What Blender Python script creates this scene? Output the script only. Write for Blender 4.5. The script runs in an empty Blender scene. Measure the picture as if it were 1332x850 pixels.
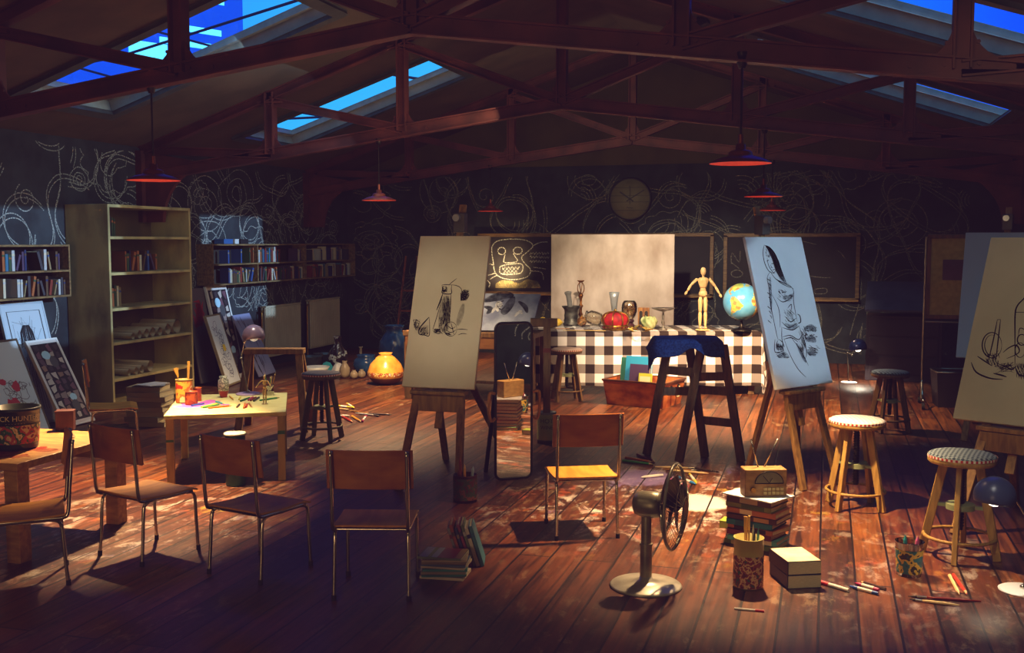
import bpy, math, random
from mathutils import Vector, Matrix
SC=bpy.context.scene; COL=SC.collection
random.seed(7)
pi=math.pi; rad=math.radians
# ------------------------------------------------------------ camera model (used to read positions on real planes)
CH=1.95; FP=1370.0
TH=math.atan(409/FP); PH=math.atan(110/FP)
_s,_c=math.sin(TH),math.cos(TH); _sp,_cp=math.sin(PH),math.cos(PH)
CR=Vector((_c,_s,0)); CF=Vector((-_s*_cp,_c*_cp,-_sp)); CU=Vector((-_s*_sp,_c*_sp,_cp)); CO=Vector((0,0,CH))
def ray(px,py): return CF+CR*((px-666)/FP)+CU*((425-py)/FP)
def F(px,py,z=0.0):
    d=ray(px,py); return CO+d*((z-CH)/d.z)
def PY(px,py,y):
    d=ray(px,py); return CO+d*(y/d.y)
def PX(px,py,x):
    d=ray(px,py); return CO+d*(x/d.x)
def PP(px,py,o,n):
    d=ray(px,py); return CO+d*((o-CO).dot(n)/d.dot(n))
# ------------------------------------------------------------ materials
def lin(h):
    h=h.lstrip('#'); r=[int(h[i:i+2],16)/255 for i in (0,2,4)]
    return tuple((x/12.92 if x<=.04045 else ((x+.055)/1.055)**2.4) for x in r)+(1,)
MATS={}
def pm(name,c1,c2=None,scale=6,rough=.6,metal=0,bump=0,stretch=(1,1,1),spec=.4,emit=None,es=0,detail=4,pos=(.35,.65),coat=0):
    if name in MATS: return MATS[name]
    m=bpy.data.materials.new(name); m.use_nodes=True; nt=m.node_tree; N=nt.nodes; L=nt.links
    b=N['Principled BSDF']; b.inputs['Roughness'].default_value=rough; b.inputs['Metallic'].default_value=metal
    b.inputs['Specular IOR Level'].default_value=spec; b.inputs['Coat Weight'].default_value=coat
    if c2 is None: c2=c1
    tc=N.new('ShaderNodeTexCoord'); mp=N.new('ShaderNodeMapping'); mp.inputs['Scale'].default_value=stretch
    nz=N.new('ShaderNodeTexNoise'); nz.inputs['Scale'].default_value=scale; nz.inputs['Detail'].default_value=detail
    rp=N.new('ShaderNodeValToRGB'); rp.color_ramp.elements[0].position=pos[0]; rp.color_ramp.elements[1].position=pos[1]
    rp.color_ramp.elements[0].color=lin(c1); rp.color_ramp.elements[1].color=lin(c2)
    L.new(tc.outputs['Object'],mp.inputs['Vector']); L.new(mp.outputs[0],nz.inputs['Vector'])
    L.new(nz.outputs['Fac'],rp.inputs['Fac']); L.new(rp.outputs[0],b.inputs['Base Color'])
    if bump:
        bp=N.new('ShaderNodeBump'); bp.inputs['Strength'].default_value=bump; bp.inputs['Distance'].default_value=.01
        L.new(nz.outputs['Fac'],bp.inputs['Height']); L.new(bp.outputs[0],b.inputs['Normal'])
    if emit:
        b.inputs['Emission Color'].default_value=lin(emit); b.inputs['Emission Strength'].default_value=es
    MATS[name]=m; return m
def flat(h,rough=.6,metal=0): return pm('paint_'+h.strip('#')+('m' if metal else ''),h,h,rough=rough,metal=metal)
def glassy(name,col,fac=.9,rough=.05,refl=.7):
    if name in MATS: return MATS[name]
    m=bpy.data.materials.new(name); m.use_nodes=True; nt=m.node_tree; N=nt.nodes; L=nt.links; N.remove(N['Principled BSDF'])
    t=N.new('ShaderNodeBsdfTransparent'); t.inputs[0].default_value=lin(col); g=N.new('ShaderNodeBsdfGlossy'); g.inputs['Roughness'].default_value=rough
    lw=N.new('ShaderNodeLayerWeight'); lw.inputs['Blend'].default_value=.25
    mt=N.new('ShaderNodeMath'); mt.operation='MULTIPLY_ADD'; mt.inputs[1].default_value=refl; mt.inputs[2].default_value=1-fac
    mx=N.new('ShaderNodeMixShader'); L.new(lw.outputs['Fresnel'],mt.inputs[0]); L.new(mt.outputs[0],mx.inputs[0]); L.new(t.outputs[0],mx.inputs[1]); L.new(g.outputs[0],mx.inputs[2])
    L.new(mx.outputs[0],N['Material Output'].inputs[0]); MATS[name]=m; return m
def alpha_mat(name,col,a,scale=30):
    if name in MATS: return MATS[name]
    m=bpy.data.materials.new(name); m.use_nodes=True; nt=m.node_tree; N=nt.nodes; L=nt.links; b=N['Principled BSDF']
    b.inputs['Base Color'].default_value=lin(col); b.inputs['Roughness'].default_value=.9; b.inputs['Specular IOR Level'].default_value=0
    tc=N.new('ShaderNodeTexCoord'); nz=N.new('ShaderNodeTexNoise'); nz.inputs['Scale'].default_value=scale
    mr=N.new('ShaderNodeMapRange'); mr.inputs[1].default_value=.25; mr.inputs[2].default_value=.75; mr.inputs[3].default_value=a*.3; mr.inputs[4].default_value=min(1,a*1.5)
    L.new(tc.outputs['Object'],nz.inputs['Vector']); L.new(nz.outputs['Fac'],mr.inputs[0]); L.new(mr.outputs[0],b.inputs['Alpha']); MATS[name]=m; return m
def checker(name,c1,c2,c3,size,rough=.8):
    if name in MATS: return MATS[name]
    m=bpy.data.materials.new(name); m.use_nodes=True; nt=m.node_tree; N=nt.nodes; L=nt.links; b=N['Principled BSDF']; b.inputs['Roughness'].default_value=rough; b.inputs['Specular IOR Level'].default_value=.1
    uv=N.new('ShaderNodeUVMap'); sx=N.new('ShaderNodeSeparateXYZ'); L.new(uv.outputs[0],sx.inputs[0])
    hs=[]
    for k in (0,1):
        d=N.new('ShaderNodeMath'); d.operation='DIVIDE'; d.inputs[1].default_value=size; L.new(sx.outputs[k],d.inputs[0])
        f=N.new('ShaderNodeMath'); f.operation='FRACT'; L.new(d.outputs[0],f.inputs[0])
        g=N.new('ShaderNodeMath'); g.operation='GREATER_THAN'; g.inputs[1].default_value=.5; L.new(f.outputs[0],g.inputs[0]); hs.append(g)
    a=N.new('ShaderNodeMath'); a.operation='ADD'; L.new(hs[0].outputs[0],a.inputs[0]); L.new(hs[1].outputs[0],a.inputs[1])
    h=N.new('ShaderNodeMath'); h.operation='MULTIPLY'; h.inputs[1].default_value=.5; L.new(a.outputs[0],h.inputs[0])
    rp=N.new('ShaderNodeValToRGB'); rp.color_ramp.interpolation='CONSTANT'; e=rp.color_ramp.elements
    e[0].color=lin(c1); e[0].position=0; e[1].color=lin(c2); e[1].position=.3; n=e.new(.7); n.color=lin(c3)
    L.new(h.outputs[0],rp.inputs[0]); L.new(rp.outputs[0],b.inputs['Base Color']); MATS[name]=m; return m
# ------------------------------------------------------------ mesh builder
def frame(d,up=(0,0,1)):
    d=Vector(d).normalized(); up=Vector(up)
    if abs(d.dot(up.normalized()))>.98: up=Vector((1,0,0))
    x=up.cross(d).normalized(); y=d.cross(x); return x,y,d
class MB:
    def __init__(s): s.v=[];s.f=[];s.m=[];s.s=[];s.uv=None
    def add(s,vs,fs,mi=0,sm=False,M=None):
        b=len(s.v)
        s.v+=[(M@Vector(v)) if M else Vector(v) for v in vs]
        for f in fs: s.f.append(tuple(b+i for i in f)); s.m.append(mi); s.s.append(sm)
        return s
    def box(s,c,d,M=None,mi=0,rz=0):
        x,y,z=(q/2 for q in d); R=Matrix.Rotation(rz,3,'Z') if rz else None
        vs=[]
        for sx,sy,sz in ((-1,-1,-1),(1,-1,-1),(1,1,-1),(-1,1,-1),(-1,-1,1),(1,-1,1),(1,1,1),(-1,1,1)):
            v=Vector((sx*x,sy*y,sz*z)); v=R@v if R else v; vs.append(v+Vector(c))
        return s.add(vs,[(3,2,1,0),(4,5,6,7),(0,1,5,4),(1,2,6,5),(2,3,7,6),(3,0,4,7)],mi,False,M)
    def bar(s,p0,p1,w,h,up=(0,0,1),mi=0,w1=None,h1=None):
        p0,p1=Vector(p0),Vector(p1); x,y,d=frame(p1-p0,up); w1=w1 or w; h1=h1 or h
        vs=[]
        for p,a,b in ((p0,w,h),(p1,w1,h1)):
            for sx,sy in ((-1,-1),(1,-1),(1,1),(-1,1)): vs.append(p+x*(sx*a/2)+y*(sy*b/2))
        return s.add(vs,[(3,2,1,0),(4,5,6,7),(0,1,5,4),(1,2,6,5),(2,3,7,6),(3,0,4,7)],mi)
    def cyl(s,p0,p1,r0,r1=None,n=12,mi=0,sm=True,caps=True):
        r1=r0 if r1 is None else r1; p0,p1=Vector(p0),Vector(p1); x,y,d=frame(p1-p0); vs=[]
        for p,r in ((p0,r0),(p1,r1)):
            for k in range(n): a=2*pi*k/n; vs.append(p+x*(r*math.cos(a))+y*(r*math.sin(a)))
        s.add(vs,[(k,(k+1)%n,n+(k+1)%n,n+k) for k in range(n)],mi,sm)
        if caps:
            s.add(vs[:n],[tuple(range(n-1,-1,-1))],mi); s.add(vs[n:],[tuple(range(n))],mi)
        return s
    def tube(s,pts,r,n=8,mi=0,closed=False,caps=True):
        pts=[Vector(p) for p in pts]; m=len(pts); vs=[]; px=None
        rr=r if isinstance(r,(list,tuple)) else [r]*m
        for i,p in enumerate(pts):
            if closed: d=pts[(i+1)%m]-pts[i-1]
            else: d=pts[min(i+1,m-1)]-pts[max(i-1,0)]
            d.normalize()
            if px is None: x,y,_=frame(d)
            else:
                x=(px-d*px.dot(d)); 
                x=x.normalized() if x.length>1e-6 else frame(d)[0]; y=d.cross(x)
            px=x
            for k in range(n): a=2*pi*k/n; vs.append(p+x*(rr[i]*math.cos(a))+y*(rr[i]*math.sin(a)))
        fs=[]
        for i in range(m if closed else m-1):
            j=(i+1)%m
            for k in range(n): fs.append((i*n+k,i*n+(k+1)%n,j*n+(k+1)%n,j*n+k))
        if not closed and caps: fs+= [tuple(range(n-1,-1,-1)),tuple((m-1)*n+k for k in range(n))]
        return s.add(vs,fs,mi,True)
    def lathe(s,prof,n=24,M=None,mi=0,sm=True,caps=False,wob=None):
        vs=[]
        for i,(r,z) in enumerate(prof):
            for k in range(n):
                a=2*pi*k/n; q=r*(wob(a,z) if wob else 1); vs.append((q*math.cos(a),q*math.sin(a),z))
        fs=[]
        for i in range(len(prof)-1):
            for k in range(n): fs.append((i*n+k,i*n+(k+1)%n,(i+1)*n+(k+1)%n,(i+1)*n+k))
        if caps: fs+=[tuple(range(n-1,-1,-1)),tuple((len(prof)-1)*n+k for k in range(n))]
        return s.add(vs,fs,mi,sm,M)
    def ball(s,c,r,n=16,mi=0,M=None):
        rx,ry,rz=r if isinstance(r,(tuple,list)) else (r,r,r); m=max(6,n//2); vs=[];fs=[]
        for i in range(m+1):
            t=pi*i/m
            for k in range(n): a=2*pi*k/n; vs.append((c[0]+rx*math.sin(t)*math.cos(a),c[1]+ry*math.sin(t)*math.sin(a),c[2]-rz*math.cos(t)))
        for i in range(m):
            for k in range(n): fs.append((i*n+k,i*n+(k+1)%n,(i+1)*n+(k+1)%n,(i+1)*n+k))
        return s.add(vs,fs,mi,True,M)
    def prism(s,pts,off,mi=0):
        off=Vector(off); a=[Vector(p) for p in pts]; n=len(a); vs=a+[p+off for p in a]
        return s.add(vs,[tuple(range(n-1,-1,-1)),tuple(range(n,2*n))]+[(k,(k+1)%n,n+(k+1)%n,n+k) for k in range(n)],mi)
    def ribbon(s,pts,w,nrm,mi=0,taper=False):
        pts=[Vector(p) for p in pts]; nrm=Vector(nrm); m=len(pts); vs=[]
        if m<2: return s
        for i,p in enumerate(pts):
            d=pts[min(i+1,m-1)]-pts[max(i-1,0)]; x=d.cross(nrm)
            x=x.normalized() if x.length>1e-9 else Vector((0,0,0))
            q=w/2*((.25+.75*math.sin(pi*(i+.3)/(m-.4))) if taper else 1); vs+= [p-x*q,p+x*q]
        return s.add(vs,[(2*i,2*i+1,2*i+3,2*i+2) for i in range(m-1)],mi)
    def mesh(s,name,mats):
        me=bpy.data.meshes.new(name); me.from_pydata([tuple(v) for v in s.v],[],s.f); mats=mats if isinstance(mats,(list,tuple)) else [mats]
        for m in mats: me.materials.append(m)
        me.polygons.foreach_set('material_index',s.m); me.polygons.foreach_set('use_smooth',s.s)
        if s.uv:
            u=me.uv_layers.new(name='UVMap')
            for l in me.loops: u.data[l.index].uv=s.uv[l.vertex_index]
        me.update(); return me
    def build(s,name,mats,parent=None,bevel=0,loc=None,rz=0,seg=2):
        o=bpy.data.objects.new(name,s.mesh(name,mats)); COL.objects.link(o)
        if parent: o.parent=parent
        if loc is not None: o.location=loc
        if rz: o.rotation_euler.z=rz
        if bevel:
            b=o.modifiers.new('b','BEVEL'); b.width=bevel; b.segments=seg; b.limit_method='ANGLE'; b.angle_limit=rad(40)
        return o
def tag(o,label,cat=None,group=None,kind=None):
    o['label']=label
    if cat: o['category']=cat
    if group: o['group']=group
    if kind: o['kind']=kind
    return o
def thing(name,label,cat,loc=(0,0,0),rz=0,group=None):
    o=bpy.data.objects.new(name,None); COL.objects.link(o); o.location=loc; o.rotation_euler=(0,0,rz); o.empty_display_size=.1
    return tag(o,label,cat,group)
def dup(root,loc=None,rz=None,label=None,group=None,parent=None):
    kids=list(root.children)
    r=root.copy(); COL.objects.link(r)
    if parent: r.parent=parent
    if loc is not None: r.location=loc
    if rz is not None: r.rotation_euler.z=rz
    if label: r['label']=label
    if group: r['group']=group
    for ch in kids: dup(ch,parent=r)
    return r
def struct(o,label=None):
    o['kind']='structure'
    if label: o['label']=label
    return o
ORD=['first','second','third','fourth','fifth','sixth','seventh','eighth','ninth','tenth','eleventh','twelfth','thirteenth','fourteenth','fifteenth','sixteenth','seventeenth','eighteenth','nineteenth','twentieth','twenty-first','twenty-second','twenty-third','twenty-fourth','twenty-fifth','twenty-sixth','twenty-seventh','twenty-eighth','twenty-ninth','thirtieth']
def smooth(pts,k=4,closed=False):
    P=[Vector(p) for p in pts]; n=len(P); out=[]
    if n<3: return P
    for i in range(n if closed else n-1):
        g=(lambda j:P[j%n]) if closed else (lambda j:P[max(0,min(n-1,j))])
        a,b,c,d=g(i-1),g(i),g(i+1),g(i+2)
        for t in range(k):
            t/=k; out.append(.5*((2*b)+(c-a)*t+(2*a-5*b+4*c-d)*t*t+(3*b-a-3*c+d)*t**3))
    out.append(P[0] if closed else P[-1]); return out
def text_geo(body,size):
    cu=bpy.data.curves.new('t','FONT'); cu.body=body; cu.size=size; cu.align_x='CENTER'; cu.resolution_u=3
    o=bpy.data.objects.new('t',cu); COL.objects.link(o); dg=bpy.context.evaluated_depsgraph_get()
    me=bpy.data.meshes.new_from_object(o.evaluated_get(dg)); vs=[v.co.copy() for v in me.vertices]; fs=[tuple(p.vertices) for p in me.polygons]
    bpy.data.objects.remove(o); bpy.data.meshes.remove(me); return vs,fs
def wrap_text(mb,body,size,r,z,ang,mi=0):
    vs,fs=text_geo(body,size); out=[]
    for v in vs:
        a=ang+v.x/r; out.append((r*math.cos(a),r*math.sin(a),z+v.y))
    mb.add(out,fs,mi)
# ------------------------------------------------------------ common materials
W_TABLE=pm('pale_plywood','#d8c27a','#efe3a8',9,.55,stretch=(1,6,1),bump=.1)
W_OAK=pm('easel_wood','#6e4f2a','#94703e',5,.55,stretch=(8,8,1.2),bump=.15)
W_DARK=pm('dark_wood','#4c3822','#705232',5,.55,stretch=(6,6,1.2),bump=.15)
W_STOOL=pm('stool_wood','#8a6a34','#b08c4a',5,.5,stretch=(7,7,1.2),bump=.15)
W_CHAIR=pm('orange_plywood','#9a5520','#c07832',3,.35,stretch=(1,9,4),bump=.05,spec=.5)
W_SEAT=pm('seat_plywood','#b87826','#d8983c',3,.4,stretch=(7,1,4),bump=.05)
W_CASE=pm('stained_plywood','#6a5f3e','#b0a26e',3.2,.7,stretch=(1,1,.45),bump=.15,detail=10,pos=(.3,.55))
W_SHELF=pm('shelf_wood','#57452c','#8a7048',6,.6,stretch=(5,1,5),bump=.1)
W_RED=pm('red_brown_wood','#5a2a16','#8a4a22',4,.5,stretch=(6,6,1.5),bump=.15)
STEEL=pm('brushed_steel','#8d8a80','#a5a298',12,.32,1)
DSTEEL=pm('dark_steel','#2a2724','#3c3834',12,.45,1)
CHROME=pm('chrome_tube','#c2bdb0','#d8d4c8',5,.2,1)
BLACK=pm('black_plastic','#15131a','#1d1a22',8,.45)
RUBBER=pm('rubber_black','#101012','#181818',8,.8)
PAPER=pm('cream_paper','#c9bfa0','#d8cfb4',3,.85,spec=.1)
PAGES=pm('book_pages','#b8ac88','#d2c8a4',40,.9,stretch=(1,1,30),spec=.1)
CANVAS=pm('primed_canvas','#c6b795','#d1c3a3',2,.85,bump=.03,spec=.15)
WHITE=pm('white_paint','#d8d8d8','#e8e8e6',4,.4)
CHARC=pm('charcoal','#14120f','#1e1a16',20,.95,spec=0)
SMUDGE=alpha_mat('charcoal_smudge','#2a241c',.34)
CHALK=alpha_mat('chalk','#c9ccc8',.46,60)
BRASS=pm('brass','#a07830','#c89c48',8,.3,1)
# ------------------------------------------------------------ room
XL,XR,XC=-8.4,2.64,-2.88; YB=17.65; YF=-3.0; EAVE=3.15; SL=.337
RIDGE=EAVE+SL*(XC-XL)
def floor_mat():
    m=bpy.data.materials.new('worn_floorboards'); m.use_nodes=True; nt=m.node_tree; N=nt.nodes; L=nt.links; b=N['Principled BSDF']
    tc=N.new('ShaderNodeTexCoord'); mp=N.new('ShaderNodeMapping'); mp.inputs['Rotation'].default_value=(0,0,pi/2)
    L.new(tc.outputs['Object'],mp.inputs['Vector'])
    br=N.new('ShaderNodeTexBrick'); br.inputs['Scale'].default_value=1; br.inputs['Brick Width'].default_value=3.1; br.inputs['Row Height'].default_value=.2
    br.inputs['Mortar Size'].default_value=.007; br.inputs['Mortar Smooth'].default_value=.2; br.offset=.37
    br.inputs['Color1'].default_value=(0,0,0,1); br.inputs['Color2'].default_value=(1,1,1,1); br.inputs['Mortar'].default_value=(.5,.5,.5,1); br.inputs['Bias'].default_value=0
    L.new(mp.outputs[0],br.inputs['Vector'])
    def noise(sc,stretch,det=5,dist=0,off=None,rgh=.5):
        p=N.new('ShaderNodeMapping'); p.inputs['Scale'].default_value=stretch
        if off: p.inputs['Location'].default_value=off
        L.new(tc.outputs['Object'],p.inputs['Vector']); n=N.new('ShaderNodeTexNoise'); n.inputs['Scale'].default_value=sc; n.inputs['Detail'].default_value=det; n.inputs['Distortion'].default_value=dist; n.inputs['Roughness'].default_value=rgh
        L.new(p.outputs[0],n.inputs['Vector']); return n
    def ramp(src,stops):
        r=N.new('ShaderNodeValToRGB'); e=r.color_ramp.elements
        e[0].position=stops[0][0]; e[0].color=stops[0][1]; e[1].position=stops[-1][0]; e[1].color=stops[-1][1]
        for p,c in stops[1:-1]:
            q=e.new(p); q.color=c
        L.new(src,r.inputs[0]); return r
    def mix(fac,a,bb,mode='MIX'):
        x=N.new('ShaderNodeMix'); x.data_type='RGBA'; x.blend_type=mode
        if hasattr(fac,'default_value') or True:
            if isinstance(fac,(int,float)): x.inputs[0].default_value=fac
            else: L.new(fac,x.inputs[0])
        for i,q in ((6,a),(7,bb)):
            if isinstance(q,tuple): x.inputs[i].default_value=q
            else: L.new(q,x.inputs[i])
        return x.outputs[2]
    def math_(op,a,bv):
        x=N.new('ShaderNodeMath'); x.operation=op
        for i,q in ((0,a),(1,bv)):
            if isinstance(q,(int,float)): x.inputs[i].default_value=q
            else: L.new(q,x.inputs[i])
        return x.outputs[0]
    plank=ramp(br.outputs['Color'],[(0,lin('#40200f')),(.35,lin('#763e1e')),(.7,lin('#562c16')),(1,lin('#8e5428'))])
    g=noise(1,(26,1.3,1),6,.6); grain=ramp(g.outputs['Fac'],[(.3,lin('#463a36')),(.64,lin('#ffffff'))])
    col=mix(.92,plank.outputs[0],grain.outputs[0],'MULTIPLY')
    # knots
    vp=N.new('ShaderNodeMapping'); vp.inputs['Scale'].default_value=(5,1.3,1); L.new(tc.outputs['Object'],vp.inputs['Vector'])
    vo=N.new('ShaderNodeTexVoronoi'); vo.inputs['Scale'].default_value=1; L.new(vp.outputs[0],vo.inputs['Vector'])
    kn=ramp(vo.outputs['Distance'],[(0,(1,1,1,1)),(.09,(0,0,0,1))]); col=mix(kn.outputs[0],col,lin('#3a1c10'))
    # scuffs and old paint
    big=noise(.8,(1.6,1,1),3); fine=noise(5,(2.2,1,1),14,.3,None,.74)
    sc=math_('MULTIPLY',ramp(big.outputs['Fac'],[(.42,(0,0,0,1)),(.66,(1,1,1,1))]).outputs[0],ramp(fine.outputs['Fac'],[(.53,(0,0,0,1)),(.6,(1,1,1,1))]).outputs[0])
    col=mix(math_('MULTIPLY',sc,.3),col,lin('#d2b88e'))
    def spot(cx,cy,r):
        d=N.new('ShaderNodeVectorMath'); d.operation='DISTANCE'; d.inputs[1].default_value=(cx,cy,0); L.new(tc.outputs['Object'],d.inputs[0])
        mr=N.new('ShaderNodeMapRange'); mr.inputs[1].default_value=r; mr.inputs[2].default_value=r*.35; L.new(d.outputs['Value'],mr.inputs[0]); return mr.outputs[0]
    hue=noise(1.6,(1,1,1),3,1.2,(3,7,0))
    pc=ramp(hue.outputs['Fac'],[(.3,lin('#7a62b8')),(.43,lin('#e6dcd0')),(.52,lin('#cfc0b4')),(.6,lin('#c4563a')),(.68,lin('#d8c04a'))])
    fine2=noise(3.5,(1.8,1,1),14,.4,(9,1,0),.74); fr=ramp(fine2.outputs['Fac'],[(.52,(0,0,0,1)),(.6,(1,1,1,1))])
    for cx,cy,r,s in ((-1.2,7.8,1.7,.75),(-1.0,8.6,1.0,.6),(-4.5,6.2,1.5,.5),(.6,6.4,1.3,.3),(-5,5,1.2,.4)):
        col=mix(math_('MULTIPLY',math_('MULTIPLY',spot(cx,cy,r),fr.outputs[0]),s),col,pc.outputs[0])
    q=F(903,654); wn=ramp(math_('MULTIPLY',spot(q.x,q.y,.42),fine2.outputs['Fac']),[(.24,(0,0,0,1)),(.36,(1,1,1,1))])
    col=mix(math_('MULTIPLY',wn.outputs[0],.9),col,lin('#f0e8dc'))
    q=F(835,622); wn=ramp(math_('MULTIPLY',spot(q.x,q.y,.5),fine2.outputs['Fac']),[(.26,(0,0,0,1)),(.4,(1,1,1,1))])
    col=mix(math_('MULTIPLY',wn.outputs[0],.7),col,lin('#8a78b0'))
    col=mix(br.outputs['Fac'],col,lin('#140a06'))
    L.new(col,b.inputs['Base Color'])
    rr=N.new('ShaderNodeMapRange'); rr.inputs[3].default_value=.24; rr.inputs[4].default_value=.6; L.new(fine.outputs['Fac'],rr.inputs[0]); L.new(rr.outputs[0],b.inputs['Roughness'])
    h=math_('SUBTRACT',math_('MULTIPLY',g.outputs['Fac'],.35),br.outputs['Fac'])
    bp=N.new('ShaderNodeBump'); bp.inputs['Strength'].default_value=.5; bp.inputs['Distance'].default_value=.006; L.new(h,bp.inputs['Height']); L.new(bp.outputs[0],b.inputs['Normal'])
    b.inputs['Specular IOR Level'].default_value=.45
    return m
o=MB().box(((XL+XR)/2,(YB+YF)/2,-.05),(XR-XL+.6,YB-YF+.6,.1)).build('floor',floor_mat()); struct(o,'worn reddish wooden floorboards with paint splashes')
WALL=pm('slate_wall','#22262b','#333a40',3,.75,bump=.4,detail=8,spec=.25)
GAB=pm('gable_plaster','#4a4026','#5d5030',1.5,.85)
CEIL=pm('ceiling_board','#453a2c','#58493a',2,.85)
wl=MB().box((XL-.1,(YB+YF)/2,EAVE/2),(.2,YB-YF+.4,EAVE)).build('wall_left',WALL); struct(wl,'dark slate left wall covered in chalk doodles')
wb=MB().box(((XL+XR)/2,YB+.1,1.62),(XR-XL,.2,3.24)).build('wall_back',WALL); struct(wb,'dark slate back wall covered in chalk doodles')
wr=MB().box((XR+.1,(YB+YF)/2,EAVE/2),(.2,YB-YF+.4,EAVE)).build('wall_right',WALL); struct(wr,'dark right wall in shadow')
wf=MB().box(((XL+XR)/2,YF-.1,1.62),(XR-XL,.2,3.24)).build('wall_front',WALL); struct(wf)
for nm,y in (('wall_gable',YB+.02),('wall_gable',YF-.18)):
    struct(MB().prism([(XL-.2,y,3.0),(XR+.2,y,3.0),(XR+.2,y,3.3),(XC,y,RIDGE+.3),(XL-.2,y,3.3)],(0,.16,0)).build(nm,GAB),'olive plaster gable above the '+('back wall' if y>0 else 'front wall'))
# ceiling slopes with skylight holes
SKYS={-1:[(8.62,10.12),(12.8,14.3)],1:[(8.3,10.12),(12.48,14.3)]}; S0,S1=.73,3.47   # along x from wall
TK=.22
for side in (-1,1):
    SKY=SKYS[side]
    def pt(u,y,k,side=side):
        if side>0 and k>0 and abs(u-S0)<.08: u=u-.62*min(1,k/TK)
        x=(XL+u) if side<0 else (XR-u); nx=-SL if side<0 else SL; n=Vector((nx,0,1)).normalized()
        return Vector((x,y,EAVE+SL*u))+n*k
    us=[-.4,S0,S1,XC-XL]; ys=[YF-.2,SKY[0][0],SKY[0][1],SKY[1][0],SKY[1][1],YB+.2]; m=MB()
    for i in range(3):
        for j in range(5):
            hole=(i==1 and j in (1,3)); q=[(us[i],ys[j]),(us[i+1],ys[j]),(us[i+1],ys[j+1]),(us[i],ys[j+1])]
            if not hole:
                for k in (0,TK): m.add([pt(u,y,k) for u,y in q],[(0,1,2,3)])
            else:
                for a in range(4):
                    b=(a+1)%4; m.add([pt(*q[a],0),pt(*q[b],0),pt(*q[b],TK),pt(*q[a],TK)],[(0,1,2,3)],1)
    m.add([pt(us[0],ys[0],0),pt(us[0],ys[-1],0),pt(us[0],ys[-1],TK),pt(us[0],ys[0],TK)],[(0,1,2,3)])
    struct(m.build('ceiling',[CEIL,pm('reveal_white','#90948c','#a2a69c',6,.6)]),'dark sloping ceiling on the '+('left' if side<0 else 'right'))
    for wi,(y0,y1) in enumerate(SKY):
        root=bpy.data.objects.new('window_%d'%(wi+1+(2 if side>0 else 0)),None); COL.objects.link(root); struct(root,'roof skylight with blue sky in the '+('left' if side<0 else 'right')+' slope, '+('nearer' if wi==0 else 'farther')+' one')
        fr=MB()
        for (a0,a1,b0,b1) in ((S0-.09,S0+.02,y0-.09,y1+.09),(S1-.02,S1+.09,y0-.09,y1+.09),(S0,S1,y0-.09,y0+.02),(S0,S1,y1-.02,y1+.09)):
            c=[(a0,b0),(a1,b0),(a1,b1),(a0,b1)]; fr.add([pt(u,y,-.05) for u,y in c]+[pt(u,y,-.003) for u,y in c],[(0,1,2,3),(7,6,5,4)]+[(k,(k+1)%4,4+(k+1)%4,4+k) for k in range(4)])
        f=fr.build('casing',pm('casing_paint','#383c3e','#484d50',8,.5),root,bevel=.01)
        fs=MB()
        for (a0,a1,b0,b1) in ((S0,S0+.06,y0,y1),(S1-.06,S1,y0,y1),(S0,S1,y0,y0+.06),(S0,S1,y1-.06,y1)):
            c=[(a0,b0),(a1,b0),(a1,b1),(a0,b1)]; fs.add([pt(u,y,TK-.09) for u,y in c]+[pt(u,y,TK-.02) for u,y in c],[(0,1,2,3),(7,6,5,4)]+[(k,(k+1)%4,4+(k+1)%4,4+k) for k in range(4)])
        fs.build('sash',pm('sash_paint','#8f9598','#a3a9ab',8,.5),root,bevel=.006)
        c=[(S0+.05,y0+.05),(S1-.05,y0+.05),(S1-.05,y1-.05),(S0+.05,y1-.05)]
        MB().add([pt(u,y,TK-.06) for u,y in c],[(0,1,2,3)]).build('pane',glassy('skylight_glass','#f4fbff',.99,.05,.08),root)
# roof trusses
TRUSS=pm('rusty_girder','#4a2522','#6e3630',3,.55,.2,bump=.15,detail=7)
YT=[7.15,11.6,16.05]; BA=3.50; BM=.132
def zb(dx): return BA-BM*abs(dx)
def zt(dx): return RIDGE-SL*abs(dx)-.02
def tbeam(m,p0,p1,w=.1,d=.11,flange_up=None):
    p0,p1=Vector(p0),Vector(p1)
    m.bar(p0,p1,.022,w,up=(0,1,0) if False else (0,0,1) if abs((p1-p0).normalized().z)<.9 else (1,0,0))
    return m
def girder(m,p0,p1,h=.11,fw=.1):
    # plate web lying in the truss plane with flanges along both edges (flat across y)
    p0,p1=Vector(p0),Vector(p1); d=(p1-p0).normalized(); n=Vector((-d.z,0,d.x))
    for off,a,w in ((0,h,.018),(-h/2,.014,fw),(h/2,.014,fw)):
        q=n*off; vs=[]
        for p in (p0+q,p1+q):
            for sx,sy in ((-1,-1),(1,-1),(1,1),(-1,1)): vs.append(p+Vector((0,sx*w/2,0))+n*(sy*a/2))
        m.add(vs,[(3,2,1,0),(4,5,6,7),(0,1,5,4),(1,2,6,5),(2,3,7,6),(3,0,4,7)])
OFF=[-3.65,-1.92,0,1.92,3.65]; WLO,WHI=XL-XC,XR-XC
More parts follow.
